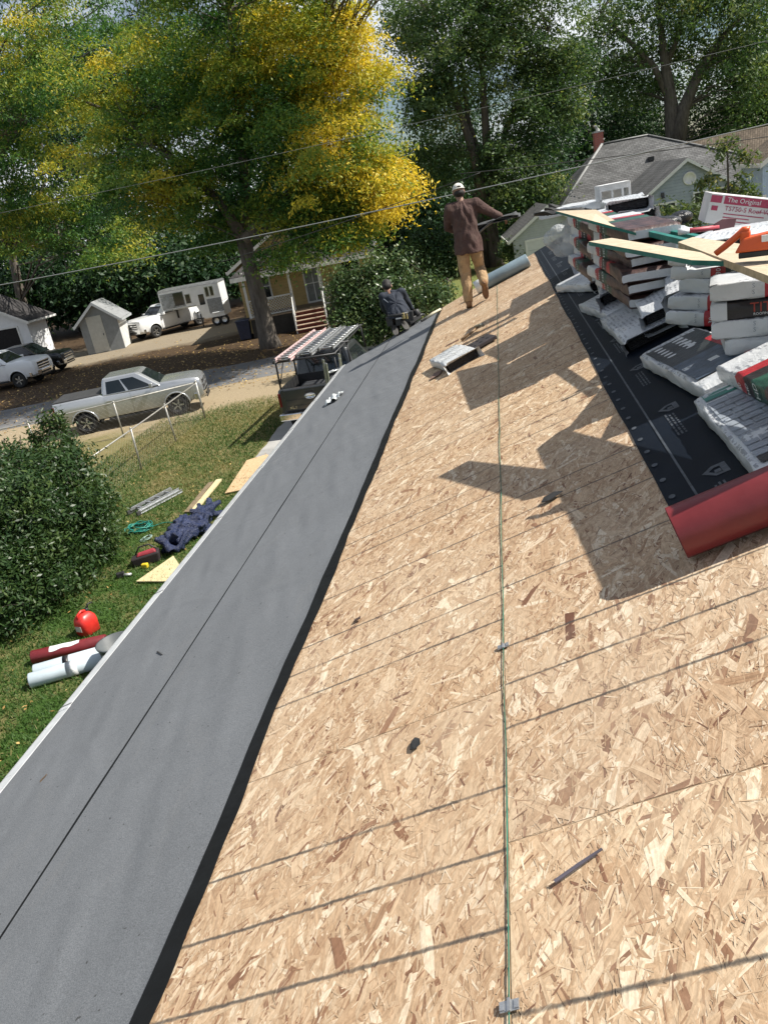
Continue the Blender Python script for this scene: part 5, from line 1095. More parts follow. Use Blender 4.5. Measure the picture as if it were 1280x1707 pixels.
# --- bundle laid over the brick-diagram one
rb(.775, 3.32, .095, -84, 'p1', 'white bundle with red and green bands lying over the brick-diagram bundle', group='shingle bundles piled on the ridge')
# --- stack with the big red lettering
for k, (zt_, dx, dy, yaw, kd, lab) in enumerate([(-.655,0,0,-14,'p1','topmost bundle of the lettered stack, white with a red band'),(-.743,-.0,.0,-16,'tt','black-labelled bundle with big red lettering, second in its stack'),(-.831,0,-.01,-15,'p2','white bundle with a slanted red band right under the red lettering'),(-.919,.06,-.02,-10,'w4','plain white bundle under the slanted red band'),(-1.007,.10,-.05,-20,'w4','lowest white bundle of the lettered stack')]):
    lvl(.965+dx, 4.12+dy, zt_, yaw, kd, lab)
# --- stack behind it
for k, (zt_, dx, dy, yaw, kd, lab) in enumerate([(-.555,.12,.0,-30,'w4','white bundle directly under the teal-edged board, topmost of the second stack'),(-.618,.0,.0,-36,'p1','second bundle from the top in the stack left of the red lettering'),(-.706,.01,.0,-33,'p3','third bundle from the top in the stack left of the red lettering'),(-.794,.05,-.02,-38,'p2','fourth bundle from the top in the stack left of the red lettering'),(-.882,-.02,-.03,-34,'p1','second bundle from the bottom in the stack left of the red lettering'),(-.97,-.04,-.04,-37,'p1','bottom printed bundle beside the dark photo label')]):
    lvl(.98+dx, 5.22+dy, zt_, yaw, kd, lab, tilt=4 if k > 1 else 2)
# --- third and fourth stacks
for k, (zt_, dx, dy, yaw, kd) in enumerate([(-.462,.02,0,-82,'p1'),(-.55,.05,0,-85,'p3'),(-.638,.0,.03,-80,'p1'),(-.726,.03,-.03,-86,'p2'),(-.814,-.02,-.02,-81,'p1'),(-.902,.04,.03,-84,'p3')]):
    lvl(.68+dx, 7.03+dy, zt_, yaw, kd, ['topmost','second','third','fourth','fifth','lowest'][k]+' bundle of the shadowed middle stack under the long teal boards', tilt=3)
for k, (zt_, dx, dy, yaw, kd) in enumerate([(-.475,.0,0,-84,'p1'),(-.563,.02,0,-80,'p2'),(-.651,.0,.0,-86,'p1'),(-.739,.03,.0,-81,'p3'),(-.827,-.03,-.02,-85,'p1')]):
    lvl(.63+dx, 8.18+dy, zt_, yaw, kd, ['topmost','second','third','fourth','lowest'][k]+' bundle of the brownish stack beside the lone open bundle', tilt=4)
# --- the tall far stack with open mouths, seen above the boards
for k in range(6):
    lvl(1.20+.015*(k % 3), 8.62+.03*((k*7) % 3), -.405-.090*k, -90+(k*5) % 7-3, ['w3','w1','w2','w3','w1','w2'][k], ['topmost open-mouthed','second open-mouthed','third open-mouthed','fourth open-mouthed','fifth open-mouthed','lowest open-mouthed'][k]+' white bundle of the far stack above the boards', left=False)
for k in range(4): lvl(.98, 10.15, -.515-.09*k, -92+3*k, 'w1', ['topmost','second','third','lowest'][k]+' bundle of the stack under the wide white one', left=False)
lvl(1.0, 9.95, -.425, -6, 'w2', 'wide white bundle with dark side crowning the far stack', left=False)
lvl(1.33, 8.95, -.315, -20, 'w3', 'white bundle lying slantwise across the far stack', left=False) if False else None
# --- right of the boards, beyond the ridge
for k in range(3): lvl(1.24, 6.72, -.60-.09*k, -88+4*k, 'w3', ['topmost open','middle','lowest'][k]+' white bundle left of the red and white carton', group='bundles beyond the ridge', left=False)
lvl(1.50, 6.28, -.66, -112, 'w4', 'white bundle with printed top lying before the carton', group='bundles beyond the ridge', left=False, tilt=-8)
lvl(1.52, 6.26, -.755, -100, 'w4', 'white bundle under the one before the carton', group='bundles beyond the ridge', left=False, tilt=-8)
lvl(1.36, 5.05, -.505, -112, 'w2', 'open white bundle between the carton and the orange tool', group='bundles beyond the ridge', left=False, tilt=-3)
lvl(1.60, 4.7, -.62, -105, 'w4', 'white bundle below the open one near the orange tool', group='bundles beyond the ridge', left=False, tilt=-8)
# --- boards
q = NB('pale_board'); o_ = q.obj(); fl = q.noise(16, 5, .7, q.map(o_, (1, 3, 1)), 1.5); q.col(q.ramp(fl, [(.25, (.33,.25,.16)), (.5, (.46,.375,.26)), (.8, (.58,.51,.40))])); q.p(Roughness=.7); q.bump(fl, .3, .005); M_BOARD = q.m
M_TEAL = mat('teal_edge_paint', (.010,.135,.11), .5, 0, .3, 12)
def board(pts, th, label, name='board', mats=None, cat='board', teal_top=False):
    mb = MB(); n = len(pts); a = sum(((Vector(pts[i]).x*Vector(pts[(i+1)%n]).y-Vector(pts[(i+1)%n]).x*Vector(pts[i]).y) for i in range(n)))
    if a < 0: pts = pts[::-1]
    top = [Vector(p) for p in pts]; bot = [p-Vector((0,0,th)) for p in top]
    mb.add(bot+top, [tuple(range(n-1,-1,-1))], mi=0); mb.add(bot+top, [tuple(range(n,2*n))], mi=1 if teal_top else 0); mb.add(bot+top, [(i,(i+1)%n,n+(i+1)%n,n+i) for i in range(n)], mi=1)
    return tag(mb.build(name, mats or [M_BOARD, M_TEAL]), label, cat)
P0, PD, PC = atz(981,402,H-.418), atz(1153,433,H-.482), atz(1217,435,H-.500)
far_ = P0+Vector((.13,.03,-.005))
board([P0, PD, PC, PC+Vector((.03,.16,.0)), far_], .022, 'tapered pale board with a teal painted edge lying across the printed stacks')
A_, B_ = atz(1130,403,H-.468), atz(1280,459,H-.503); dv = B_-A_; tt = (2.58-A_.y)/dv.y
C_ = atz(1280,426,H-.480)
E_ = A_+dv*tt; board([A_, E_, E_+Vector((.42,.03,-.03)), B_+Vector((.36,.10,-.02)), A_+Vector((.10,.12,0))], .030, 'thick pale bare board slanting towards the camera at the right edge', mats=[M_BOARD, mat('board_edge', (.42,.33,.21), .8, 0, .3, 20)])
T0, T1, T2 = aty(926,351,7.9), aty(985,367,6.12), aty(1060,387,5.95)
board([T0, T1, T2, T2+(T0-T1)*.80+Vector((0,0,.10))], .020, 'wide pale teal-edged sheet pointing over the far end of the pile')
for (u0, v0, u1, v1, wd, lab) in ((1040,376,1160,404,.035,'nearer of two long teal painted laths on the pile'),(1062,374,1216,404,.04,'farther of two long teal painted laths on the pile')):
    A_, B_ = aty(u0,v0,6.7), aty(u1,v1,5.0 if wd < .04 else 5.1); d = (B_-A_).normalized(); n_ = Vector((-d.y, d.x, 0)).normalized()*wd
    if n_.y < 0: n_ = -n_
    board([A_, B_, B_+n_, A_+n_], .035, lab, 'lath', cat='lath', teal_top=True)
# --- carton
f_ = aty(1174, 371, 6.0); xd = Vector((math.cos(.28), -.10, -math.sin(.28))).normalized()
cb = empty('carton', frame(f_, xd), 'white carton with a magenta band and printed lettering at the right edge', 'carton')
mb = MB(); mb.box((.42, .18, .095), (.84, .36, .19)); mb.build('box', mat('carton_white', (.60,.58,.57), .6, 0, .1, 7), cb, bevel=.004)
M_MAG = m_ink('print_magenta', (.36,.035,.085), .15)
mb = MB()
def cpatch(x0, x1, z0, z1, mi): mb.add([(x0,-.002-.0004*mi,z0),(x1,-.002-.0004*mi,z0),(x1,-.002-.0004*mi,z1),(x0,-.002-.0004*mi,z1)], [(0,1,2,3)], False, mi)
cpatch(.09,.838,.132,.184,0); cpatch(.004,.075,.135,.180,0); cpatch(.30,.83,.10,.104,0)
CF = TR(0, -.0032, 0) @ RX(90)
vs, fs = text('The Original', .042); mb.add(vs, fs, mi=1, M=CF @ TR(.11,.146,0)); vs, fs = text('TS750-S Roof Vent', .042); mb.add(vs, fs, mi=0, M=CF @ TR(.105,.092,0))
for r_, n_ in enumerate((.26,.17,.22)): cpatch(.105,.105+n_,.068-.022*r_,.074-.022*r_,0)
vs, fs = text('LOMANCO', .020); 
mb.lathe([(.030,0),(.038,0),(.038,.001),(.030,.001)], 20, 0, CF @ TR(.50,.045,0)); cpatch(.02,.06,.085,.115,0)
mb.build('carton_print', [M_MAG, M_IWHT], cb)
# --- orange tool, pry bar, black bag, small carton
ob = aty(1232, 414, 3.55); ot = empty('power_tool', Matrix.Translation(ob) @ RZ(-20) @ SC(.78,.78,.72), 'orange plastic tool with a looped handle resting on the pale boards', 'tool')
M_ORA = mat('orange_plastic', (.62,.10,.025), .4, 0, .12, 6)
mb = MB(); mb.hexa([(-.02,-.05,-.02),(.22,-.06,-.02),(.22,.06,-.02),(-.02,.05,-.02),(.02,-.04,.055),(.22,-.05,.085),(.22,.05,.085),(.02,.04,.055)]); mb.box((.03,0,.045), (.05,.05,.10)); mb.build('body', M_ORA, ot, bevel=.012)
mb = MB(); mb.tube([(-.115,0,-.012),(-.07,0,.02),(-.02,0,.06),(.025,0,.10),(.05,0,.095)], [.016,.018,.018,.018,.02], 10); mb.build('handle', M_ORA, ot)
mb = MB(); mb.box((.15,-.058,.045), (.08,.012,.035)); mb.build('label_plate', M_IWHT, ot)
mb = MB(); mb.box((.10,0,-.035), (.2,.1,.03)); mb.build('base_plate', M_BLK, ot, bevel=.005)
pa, pb = aty(1132,386,5.2), aty(1198,380,5.2); pt = empty('hatchet', frame(pa, pb-pa), 'hatchet with a red and white handle lying behind the teal laths', 'hatchet')
L_ = (pb-pa).length
mb = MB(); mb.tube([(0,0,0),(L_*.45,0,.002),(L_,0,.006)], [.018,.014,.015], 8); mb.build('handle', mat('handle_red', (.38,.05,.07), .5), pt)
mb = MB(); mb.tube([(-.005,0,0),(L_*.25,0,.001)], [.0192,.0165], 8); mb.build('grip_wrap', M_IWHT, pt)
mb = MB(); mb.prism([(L_-.03,-.03),(L_+.08,-.02),(L_+.10,.05),(L_+.02,.05),(L_-.03,.025)], -.012, .012, 0, RX(70)); mb.build('hatchet_head', mat('dark_steel', (.09,.04,.045), .45, .5), pt, bevel=.004)
bp = aty(1112, 372, 7.2); mb = MB()
for k in range(9): mb.ell((rnd.uniform(-.14,.14), rnd.uniform(-.1,.1), rnd.uniform(0,.04)), (.10,.09,.055))
M_POLY = NB('black_polythene'); M_POLY.col((.012,.012,.013)).p(Roughness=.3).bump(M_POLY.noise(22, 5), .8, .03); M_POLY = M_POLY.m
o_ = link('black_bag', blend(mb, M_POLY, 'black_bag', .014, 3), None, Matrix.Translation(bp)); tag(o_, 'crumpled black plastic bag between the open bundles and the red and white carton', 'bag')
cp_ = aty(1022, 331, 9.6); t = empty('cardboard_tray', Matrix.Translation(cp_) @ RZ(6), 'white cut-out cardboard tray standing on the wide white bundle', 'cardboard tray')
mb = MB(); w_, h_ = .33, .155
for x in (-w_/2+.01, -.03, .08, w_/2-.01): mb.box((x, -.10, h_/2-.03), (.022, .012, h_-.06))
mb.box((0, -.10, h_-.03), (w_, .012, .06)); mb.box((0, -.10, .0), (w_, .012, .03)); mb.box((0, 0, h_), (w_, .22, .010)); mb.box((-w_/2,0,h_/2), (.010,.20,h_)); mb.box((w_/2,0,h_/2), (.010,.20,h_)); mb.box((0,.10,h_/2),(w_,.010,h_)); mb.build('tray_sheet', mat('white_card', (.70,.70,.70), .6), t)
# --- dark torn felt strips at the far tip
for k, (u0, v0, u1, v1, Y, lab) in enumerate(((890,357,945,352,9.2,'lowest of three torn black felt strips jutting left from the pile'),(905,350,960,350,9.5,'middle torn black felt strip jutting left from the pile'),(912,343,985,350,9.9,'uppermost torn black felt strip jutting left from the pile'))):
    a, b = aty(u0,v0,Y), aty(u1,v1,Y); mb = MB(); d = (b-a); N = 12
    mb.grid(lambda i, j: tuple(a+d*(i*1.5)+Vector((.02*math.sin(9*i+k), .14*(j-.5)+.03*math.sin(7*i), .018*math.sin(11*i+5*j+k)+.02*abs(j-.5)))), N, 5)
    o_ = mb.build('felt_strip', M_FELT); tag(o_, lab, 'felt strip'); m_ = o_.modifiers.new('s', 'SOLIDIFY'); m_.thickness = .012
# --- clear plastic bag
q = NB('clear_plastic'); q.col((.75,.79,.82)); q.p(Roughness=.22, Alpha=.38, Specular_IOR_Level=.8); q.bump(q.noise(16, 5, .6, q.obj(), 1), .9, .04); M_CLEAR = q.m
c = aty(940, 394, 9.9); mb = MB()
for k in range(12): a = rnd.uniform(0, 6.28); rr = rnd.uniform(.05,.14); mb.ell((rr*math.cos(a), .10*math.sin(a*2), rr*math.sin(a)), (.12,.10,.11))
mb.ell((.10,0,-.22), (.07,.07,.14)); mb.ell((.18,0,-.05), (.12,.08,.1))
o_ = link('plastic_bag', blend(mb, M_CLEAR, 'plastic_bag', .016, 4), None, Matrix.Translation(c)); tag(o_, 'puffed clear plastic bag caught on the far left corner of the bundle pile', 'plastic bag')
# --- opened bundle, black slotted pad and hammer in the middle of the bare boards
r = rv_ = None
def roofpt(u, v, h=0):
    d = Vector(ray(u, v)); t = -(D-h)/d.dot(RN); p = d*t; return p.dot(RU), p.y
v0, y0 = roofpt(758, 600, .04); 
d_ = RU*.62-RY*.78
ob_ = bundle(frame(RP(v0-.02, y0+.12, .01), RU*.30-RY*.95, RN) @ SC(.80,.98,1.0), 'w1', 'single opened white bundle on the sunlit boards behind the walking shadow', 'opened bundle on the bare boards')
v1, y1 = roofpt(801, 573, .02)
pd = empty('slotted_pad', frame(RP(v1, y1, .012), RU*.96+RY*.28, RN), 'flat black pad with six dark holes beside the single opened bundle', 'pad')
mb = MB(); mb.box((0,0,.02), (.30,.36,.04)); mb.build('pad_body', mat('pad_dark', (.030,.024,.026), .6, 0, .3, 16), pd, bevel=.008)
for ix in (-.08, .0, .08):
    for iy in (-.09, .07): mb = MB(); mb.lathe([(0,.0405),(.022,.0405),(.022,.0425),(0,.0425)], 14, 0, TR(ix, iy+ix*.3, 0)); mb.build('hole', NB('hole_black').col((.003,.003,.003)).m, pd)
v2, y2 = roofpt(785, 556, .02); hm = empty('hammer', frame(RP(v2, y2, .02), RU*.8+RY*.6, RN), 'short brown-handled hammer behind the flat black pad', 'hammer')
mb = MB(); mb.tube([(-.15,0,0),(0,0,.01),(.12,0,.02)], [.016,.014,.013], 8); mb.build('handle', mat('hammer_handle', (.22,.13,.06), .5), hm)
mb = MB(); mb.box((.13,0,.03), (.035,.13,.035)); mb.lathe([(0,0),(.022,0),(.022,.03),(0,.03)], 12, 0, TR(.13,-.09,.03) @ RX(90)); mb.build('hammer_head', mat('hammer_steel', (.25,.24,.2), .35, .7), hm, bevel=.004)
# --- blue grey tube roll along the far edge
v3, y3 = roofpt(884, 441, .02); v4, y4 = roofpt(797, 488, .02)
ra, rb_ = RP(v4, y4, .105), RP(v3, y3, .105); rt = empty('felt_roll', frame(ra, rb_-ra, RN), 'long blue grey roll lying across the far edge of the roof', 'roll')
L_ = (rb_-ra).length; mb = MB(); mb.lathe([(.052,0),(.098,0),(.102,.01),(.102,L_-.01),(.098,L_),(.052,L_),(.050,L_-.03),(.0,L_-.03)], 24, 0, RYm(90)); M_ROLLB = mat('roll_blue_grey', (.16,.215,.25), .45, 0, .15, 5, .2); mb.build('roll_body', M_ROLLB, rt)
mb = MB(); mb.lathe([(.048,-.004),(.104,-.004),(.105,.14),(.104,.142)], 24, 0, RYm(90)); mb.build('end_wrap', M_IWHT, rt)
v5, y5 = roofpt(822, 462, .04); mb = MB(); mb.tube([RP(v5-.25,y5+.42,.05), RP(v5+.25,y5+.36,.05)], [.05,.045], 12); tag(mb.build('felt_roll', M_ROLLB), 'short blue grey roll end showing behind the long one', 'roll')
# --- white plastic scrap on the membrane, tool by the far edge
v6, y6 = roofpt(558, 664, .02); mb = MB(); mb.grid(lambda i, j: RP(v6-.10+.2*i, y6-.22+.44*j, .022+.045*abs(math.sin(7*i+3*j)*math.sin(5*j+2*i))), 14, 18)
o_ = mb.build('plastic_scrap', NB('white_film').col((.60,.63,.63)).p(Roughness=.4).m); tag(o_, 'crumpled pale plastic scrap on the membrane beside the eave', 'plastic scrap')
v7, y7 = roofpt(722, 524, .02); kt = empty('utility_knife', frame(RP(v7, y7, .03), RU*.9+RY*.45, RN), 'pale handled knife on the grey membrane right of the kneeling roofer', 'knife')
mb = MB(); mb.tube([(-.14,0,0),(0,0,.01),(.16,0,.005)], [.018,.022,.018], 8); mb.build('handle', mat('knife_handle', (.55,.50,.36), .5), kt)
mb = MB(); mb.box((-.19,0,0), (.10,.05,.03)); mb.build('knife_head', M_BLK, kt, bevel=.006)

# ================================================================== THINGS ON THE LAWN
M_GAS = NB('red_can_plastic'); M_GAS.col(M_GAS.ramp(M_GAS.noise(7), [(.3, (.50,.022,.018)), (.7, (.66,.04,.03))])).p(Roughness=.38); M_GAS = M_GAS.m
gp = atz(149, 1054); gc = empty('fuel_can', Matrix.Translation(gp) @ RZ(-20) @ SC(.95,.95,.95), 'bright red plastic fuel can standing on the lawn near the shrub', 'fuel can')
mb = MB(); rings = []
for z, a, b in ((0,.13,.15),(.02,.155,.175),(.22,.155,.18),(.30,.14,.165),(.36,.10,.12),(.385,.07,.08)): rings.append([(a*(abs(math.cos(q))**.55)*(1 if math.cos(q)>=0 else -1), b*(abs(math.sin(q))**.55)*(1 if math.sin(q)>=0 else -1), z) for q in [2*PI*k/24 for k in range(24)]])
mb.loft(rings); mb.build('can_body', M_GAS, gc)
mb = MB(); mb.tube([(0,-.13,.31),(0,-.11,.40),(0,-.02,.43),(0,.06,.40),(0,.08,.36)], .022, 10); mb.build('handle', M_GAS, gc)
mb = MB(); mb.lathe([(.04,0),(.04,.05),(.03,.06),(0,.06)], 14, 0, TR(0,.09,.37)); mb.tube([(0,.10,.42),(0,.16,.48),(.02,.24,.47)], [.018,.014,.011], 8); mb.build('spout', mat('spout_black', (.02,.02,.02), .5), gc)
mb = MB(); mb.box((.0,-.183,.16), (.14,.006,.10)); mb.build('can_sticker', mat('sticker_pale', (.55,.5,.45), .5), gc)
def gtube(pa, pb, r, m, label, wrap=None, z=None):
    a, b = Vector(pa), Vector(pb); a.z = b.z = r if z is None else z; t = empty('felt_roll', frame(a, b-a), label, 'roll'); L_ = (b-a).length
    mb = MB(); mb.lathe([(r*.45,.02),(r*.45,0),(r*.94,0),(r,.012),(r,L_-.012),(r*.94,L_),(r*.45,L_)], 24, 0, RYm(90)); mb.build('roll_body', m, t)
    mb = MB(); mb.lathe([(0,.03),(r*.46,.03)], 20, 0, RYm(90)); mb.build('core_tube', M_BLK, t)
    if wrap == 'torn':
        mb = MB(); mb.grid(lambda i, j: tuple(Vector((L_*(.26+.40*i), r*1.025*math.cos(.15+1.5*j*(1-.35*i)+.1*math.sin(9*i)), r*1.025*math.sin(.15+1.5*j*(1-.35*i)+.1*math.sin(9*i))))) if False else (L_*(.26+.40*i), -r*1.03*math.sin(-.2+1.1*j*(1-.3*i)+.08*math.sin(11*i)), r*1.03*math.cos(-.2+1.1*j*(1-.3*i)+.08*math.sin(11*i))), 14, 8); mb.build('torn_wrapper', M_IWHT, t)
    elif wrap: mb = MB(); mb.lathe([(r*1.012,wrap[0]*L_),(r*1.02,(wrap[0]+.02)),(r*1.02,wrap[1]*L_),(r*1.012,wrap[1]*L_)], 24, 0, RYm(90)); mb.build('paper_wrap', wrap[2], t)
    return t
M_PALE = mat('pale_blue_roll', (.46,.53,.57), .45, 0, .10, 4)
p0, p1 = atz(54,1146), atz(150,1118); gtube(p0, p0+(p1-p0)*1.5, .115, M_PALE, 'front pale blue roll of the pair on the lawn by the eave', (.52,.56,M_IWHT))
n_ = Vector((-.03,.235,0)); gtube(p0+n_+Vector((-.03,0,0)), p0+n_+(p1-p0)*1.35, .115, M_PALE, 'rear pale blue roll of the pair, with a dark mark on it', (.42,.455,M_IBLK))
p0, p1 = atz(58,1106), atz(165,1082); gtube(p0, p0+(p1-p0)*1.15, .11, M_RED, 'dark red roll with a torn white wrapper lying on the lawn', 'torn')
bc = atz(207, 1112); bt_ = empty('tub', Matrix.Translation(bc) @ SC(.85,.85,.85), 'dark grey round plastic tub half hidden by the eave', 'tub')
mb = MB(); mb.lathe([(0,.0),(.24,0),(.25,.01),(.32,.50),(.34,.50),(.345,.53),(.31,.53),(.235,.03),(0,.03)], 32); mb.build('tub_body', mat('tub_grey', (.085,.095,.10), .5, 0, .15, 6), bt_)
for sx in (-1, 1): mb = MB(); mb.tube([(-.08,sx*.335,.44),(-.08,sx*.38,.46),(.08,sx*.38,.46),(.08,sx*.335,.44)], .014, 6); mb.build('handle', mat('tub_grey', (.085,.095,.10), .5), bt_)
a, b = atz(226, 858), atz(294, 822); ladder(frame(a+Vector((0,0,.06)), b-a), (b-a).length+.05, 'short aluminium ladder lying flat on the grass near the shrub', M_ALUM, .34, 2, True)
mb = MB(); c = atz(233, 884)
for k in range(11):
    r_, dx, dy = rnd.uniform(.20,.30), rnd.uniform(-.04,.04), rnd.uniform(-.04,.04); mb.tube([(c.x+dx+r_*math.cos(2*PI*i/28), c.y+dy+r_*.9*math.sin(2*PI*i/28), .02+.010*k+.015*math.sin(i*1.3+k)) for i in range(29)], .010, 6, cap=False)
pts = [(c.x+.25+.12*i, c.y+.12*math.sin(i*.9)+.05*i, .03) for i in range(9)]; mb.tube(pts, .010, 6)
tag(mb.build('air_hose', mat('hose_teal', (.015,.19,.15), .4, 0, .15, 8)), 'coiled teal green air hose on the grass below the lying ladder', 'hose')
mb = MB(); c = atz(243, 900)
for k in range(5):
    r_ = rnd.uniform(.07,.12); mb.tube([(c.x+.02*k+r_*math.cos(2*PI*i/18), c.y+r_*1.2*math.sin(2*PI*i/18), .02+.012*k) for i in range(19)], .007, 5, cap=False)
tag(mb.build('cord_coil', mat('cord_pale', (.30,.42,.38), .5)), 'small pale coil of cord just below the teal hose', 'cord')
def gboard(pts, th, label, m, name='board'):
    P = [atz(u, v) for u, v in pts]; a = sum(P[i].x*P[(i+1)%len(P)].y-P[(i+1)%len(P)].x*P[i].y for i in range(len(P)))
    if a < 0: P = P[::-1]
    mb = MB(); mb.prism([(p.x, p.y) for p in P], .03, .03+th); return tag(mb.build(name, m), label, name.replace('_', ' '))
M_PINE = mat('pine_board', (.56,.47,.27), .7, 0, .15, 5); M_OLDB = mat('weathered_board', (.19,.14,.085), .8, 0, .25, 6)
gboard([(318,858),(322,852),(362,803),(371,802),(332,850)], .04, 'pale yellow pine board on the lawn beside the brown one', M_PINE)
gboard([(308,857),(348,808),(356,806),(318,857)], .03, 'brown weathered board lying left of the pale pine board', M_OLDB)
q = NB('lawn_osb'); o_ = q.obj(); fl = q.noise(18, 5, .7, o_, 2.0); q.col(q.ramp(fl, [(.25, (.30,.17,.09)), (.5, (.52,.36,.20)), (.8, (.66,.50,.32))])); q.p(Roughness=.7); M_LOSB = q.m
gboard([(376,825),(412,770),(445,760),(470,770),(410,818)], .02, 'reddish tan sheathing offcut on the lawn by the driveway corner', M_LOSB, 'sheathing_offcut')
gboard([(228,973),(290,930),(300,945),(345,935),(290,973)], .02, 'pale jagged sheathing offcut on the lawn under the blue tarpaulin', M_PINE, 'sheathing_offcut')
M_TARP = NB('tarp_blue'); M_TARP.col(M_TARP.ramp(M_TARP.noise(5, 5), [(.3, (.008,.014,.045)), (.7, (.022,.034,.095))])).p(Roughness=.42).bump(M_TARP.noise(14, 6, .65, None, 1.5), .9, .05); M_TARP = M_TARP.m
c = atz(322, 905); mb = MB(); r5 = random.Random(5)
for k in range(46):
    f = r5.random(); p = atz(292+f*64, 915-f*50+r5.uniform(-8,8)); mb.tube([(p.x-c.x+r5.uniform(-.3,.3), p.y-c.y+r5.uniform(-.3,.3), r5.uniform(.02,.40)) for _ in range(3)], [r5.uniform(.05,.10) for _ in range(3)], 7)
o_ = link('tarpaulin', blend(mb, M_TARP, 'tarpaulin', .022, 3), None, Matrix.Translation(c)); tag(o_, 'crumpled dark blue tarpaulin heaped on the lawn at the eave', 'tarpaulin')
c = atz(246, 938); tg_ = empty('tool_bag', Matrix.Translation(c) @ RZ(20), 'open red and black tool bag on the grass beside the jagged offcut', 'tool bag')
mb = MB(); mb.hexa([(-.26,-.12,0),(.26,-.12,0),(.26,.12,0),(-.26,.12,0),(-.28,-.14,.18),(.28,-.14,.22),(.28,.14,.22),(-.28,.14,.16)]); mb.build('bag_body', mat('bag_black', (.022,.016,.018), .7), tg_, bevel=.03)
mb = MB(); mb.hexa([(-.16,-.10,.19),(.24,-.11,.21),(.22,.06,.21),(-.18,.05,.18),(-.12,-.07,.25),(.20,-.08,.28),(.18,.04,.27),(-.12,.03,.24)]); mb.build('red_flap', mat('bag_red', (.30,.03,.045), .6), tg_, bevel=.02)
mb = MB(); mb.tube([(-.2,.1,.17),(-.1,.16,.30),(.1,.16,.31),(.24,.1,.2)], .016, 8); mb.build('handle', M_BLK, tg_)
c2 = atz(243, 947); mb = MB(); mb.box((c2.x, c2.y, .05), (.13,.09,.10)); tag(mb.build('tape_measure', mat('yellow_tape', (.62,.46,.03), .45), bevel=.02), 'small yellow tape measure in front of the red and black tool bag', 'tape measure')
c3 = atz(206, 962); nl = empty('nail_gun', Matrix.Translation(c3) @ RZ(25), 'small black and silver tool lying alone on the grass', 'tool')
mb = MB(); mb.box((-.04,0,.06), (.16,.09,.11)); mb.build('tool_body', M_BLK, nl, bevel=.02); mb = MB(); mb.tube([(.02,-.03,.05),(.16,-.08,.04)], .03, 10); mb.build('tool_barrel', mat('tool_silver', (.55,.55,.55), .4, .5), nl)
# ================================================================== PEOPLE
q = NB('skin'); o_ = q.obj(); q.col(q.ramp(q.noise(9, 5), [(.3, (.20,.105,.070)), (.7, (.30,.165,.115))])); q.p(Roughness=.55, Subsurface_Weight=.06); M_SKIN = q.m
M_HAIR = mat('dark_hair', (.012,.010,.009), .7, 0, .4, 30, .5)
def cloth(name, c, stain=None, sc=7):
    q = NB(name); o = q.obj(); n = q.noise(sc, 6, .65, o)
    cc = q.ramp(n, [(.3, tuple(x*.72 for x in c)), (.7, tuple(x*1.18 for x in c))])
    if stain: cc = q.mix(q.ramp(q.noise(5.5, 5, .6, o, .5), [(.50, 0.0), (.68, .5)]), cc, (*stain, 1))
    q.col(cc); q.p(Roughness=.85, Specular_IOR_Level=.25); q.bump(q.noise(13, 4, .6, q.map(o, (1,1,.45)), 1.2), .7, .03); return q.m
def hand(mb, wr, el, side, curl=.6, size=1.0):
    w_, e = Vector(wr), Vector(el); d = (w_-e).normalized(); up = Vector((0,0,1)); s_ = d.cross(up).normalized()*side; n = s_.cross(d)*side; n = -abs(1)*Vector((0,0,1)) if n.length < .1 else n
    dn = Vector((0,0,-1)); k = size
    pal = w_+d*.045*k; mb.ell(pal, (.034*k,.040*k,.022*k)); mb.limb([w_-d*.01, w_+d*.03*k, pal+d*.03*k], [.024*k,.028*k,.026*k])
    for i, (o, l) in enumerate(((.028,.070),(.010,.080),(-.009,.075),(-.027,.058))):
        a = pal+d*.036*k+s_*o*k; b = a+(d*(1-curl*.5)+dn*curl*.6).normalized()*l*.45*k; c = b+(d*(1-curl)+dn*curl).normalized()*l*.35*k; f = c+(d*(1-curl*1.3)+dn*curl*1.2).normalized()*l*.25*k
        mb.limb([a,b,c,f], [.0095*k,.0088*k,.008*k,.007*k])
    a = pal-d*.012*k+s_*.034*k; mb.limb([a, a+(s_*.8+d*.7+dn*.3).normalized()*.035*k, a+(s_*.5+d*1.3+dn*.6).normalized()*.062*k], [.012*k,.010*k,.008*k])
def head(mb, c, fw, k=1.0):               # fw: where the face looks
    f = Vector(fw).normalized(); r = f.cross(Vector((0,0,1))).normalized(); u = r.cross(f); B = Matrix(((r.x,f.x,u.x,c[0]),(r.y,f.y,u.y,c[1]),(r.z,f.z,u.z,c[2]),(0,0,0,1))) @ SC(k,k,k)
    mb.ell((0,-.008,.022), (.074,.094,.088), 0, B, 16, 10); mb.ell((0,.022,-.050), (.058,.068,.062), 0, B, 14, 8); mb.ell((0,.092,-.018), (.013,.020,.026), 0, B); mb.ell((0,.078,-.060), (.026,.016,.010), 0, B)
    mb.ell((0,.075,-.095), (.028,.022,.018), 0, B); mb.ell((0,.074,.022), (.056,.016,.013), 0, B)
    for s in (-1, 1): mb.ell((s*.080,-.004,-.012), (.010,.024,.032), 0, B); mb.ell((s*.030,.074,.002), (.018,.012,.010), 0, B)
    return B
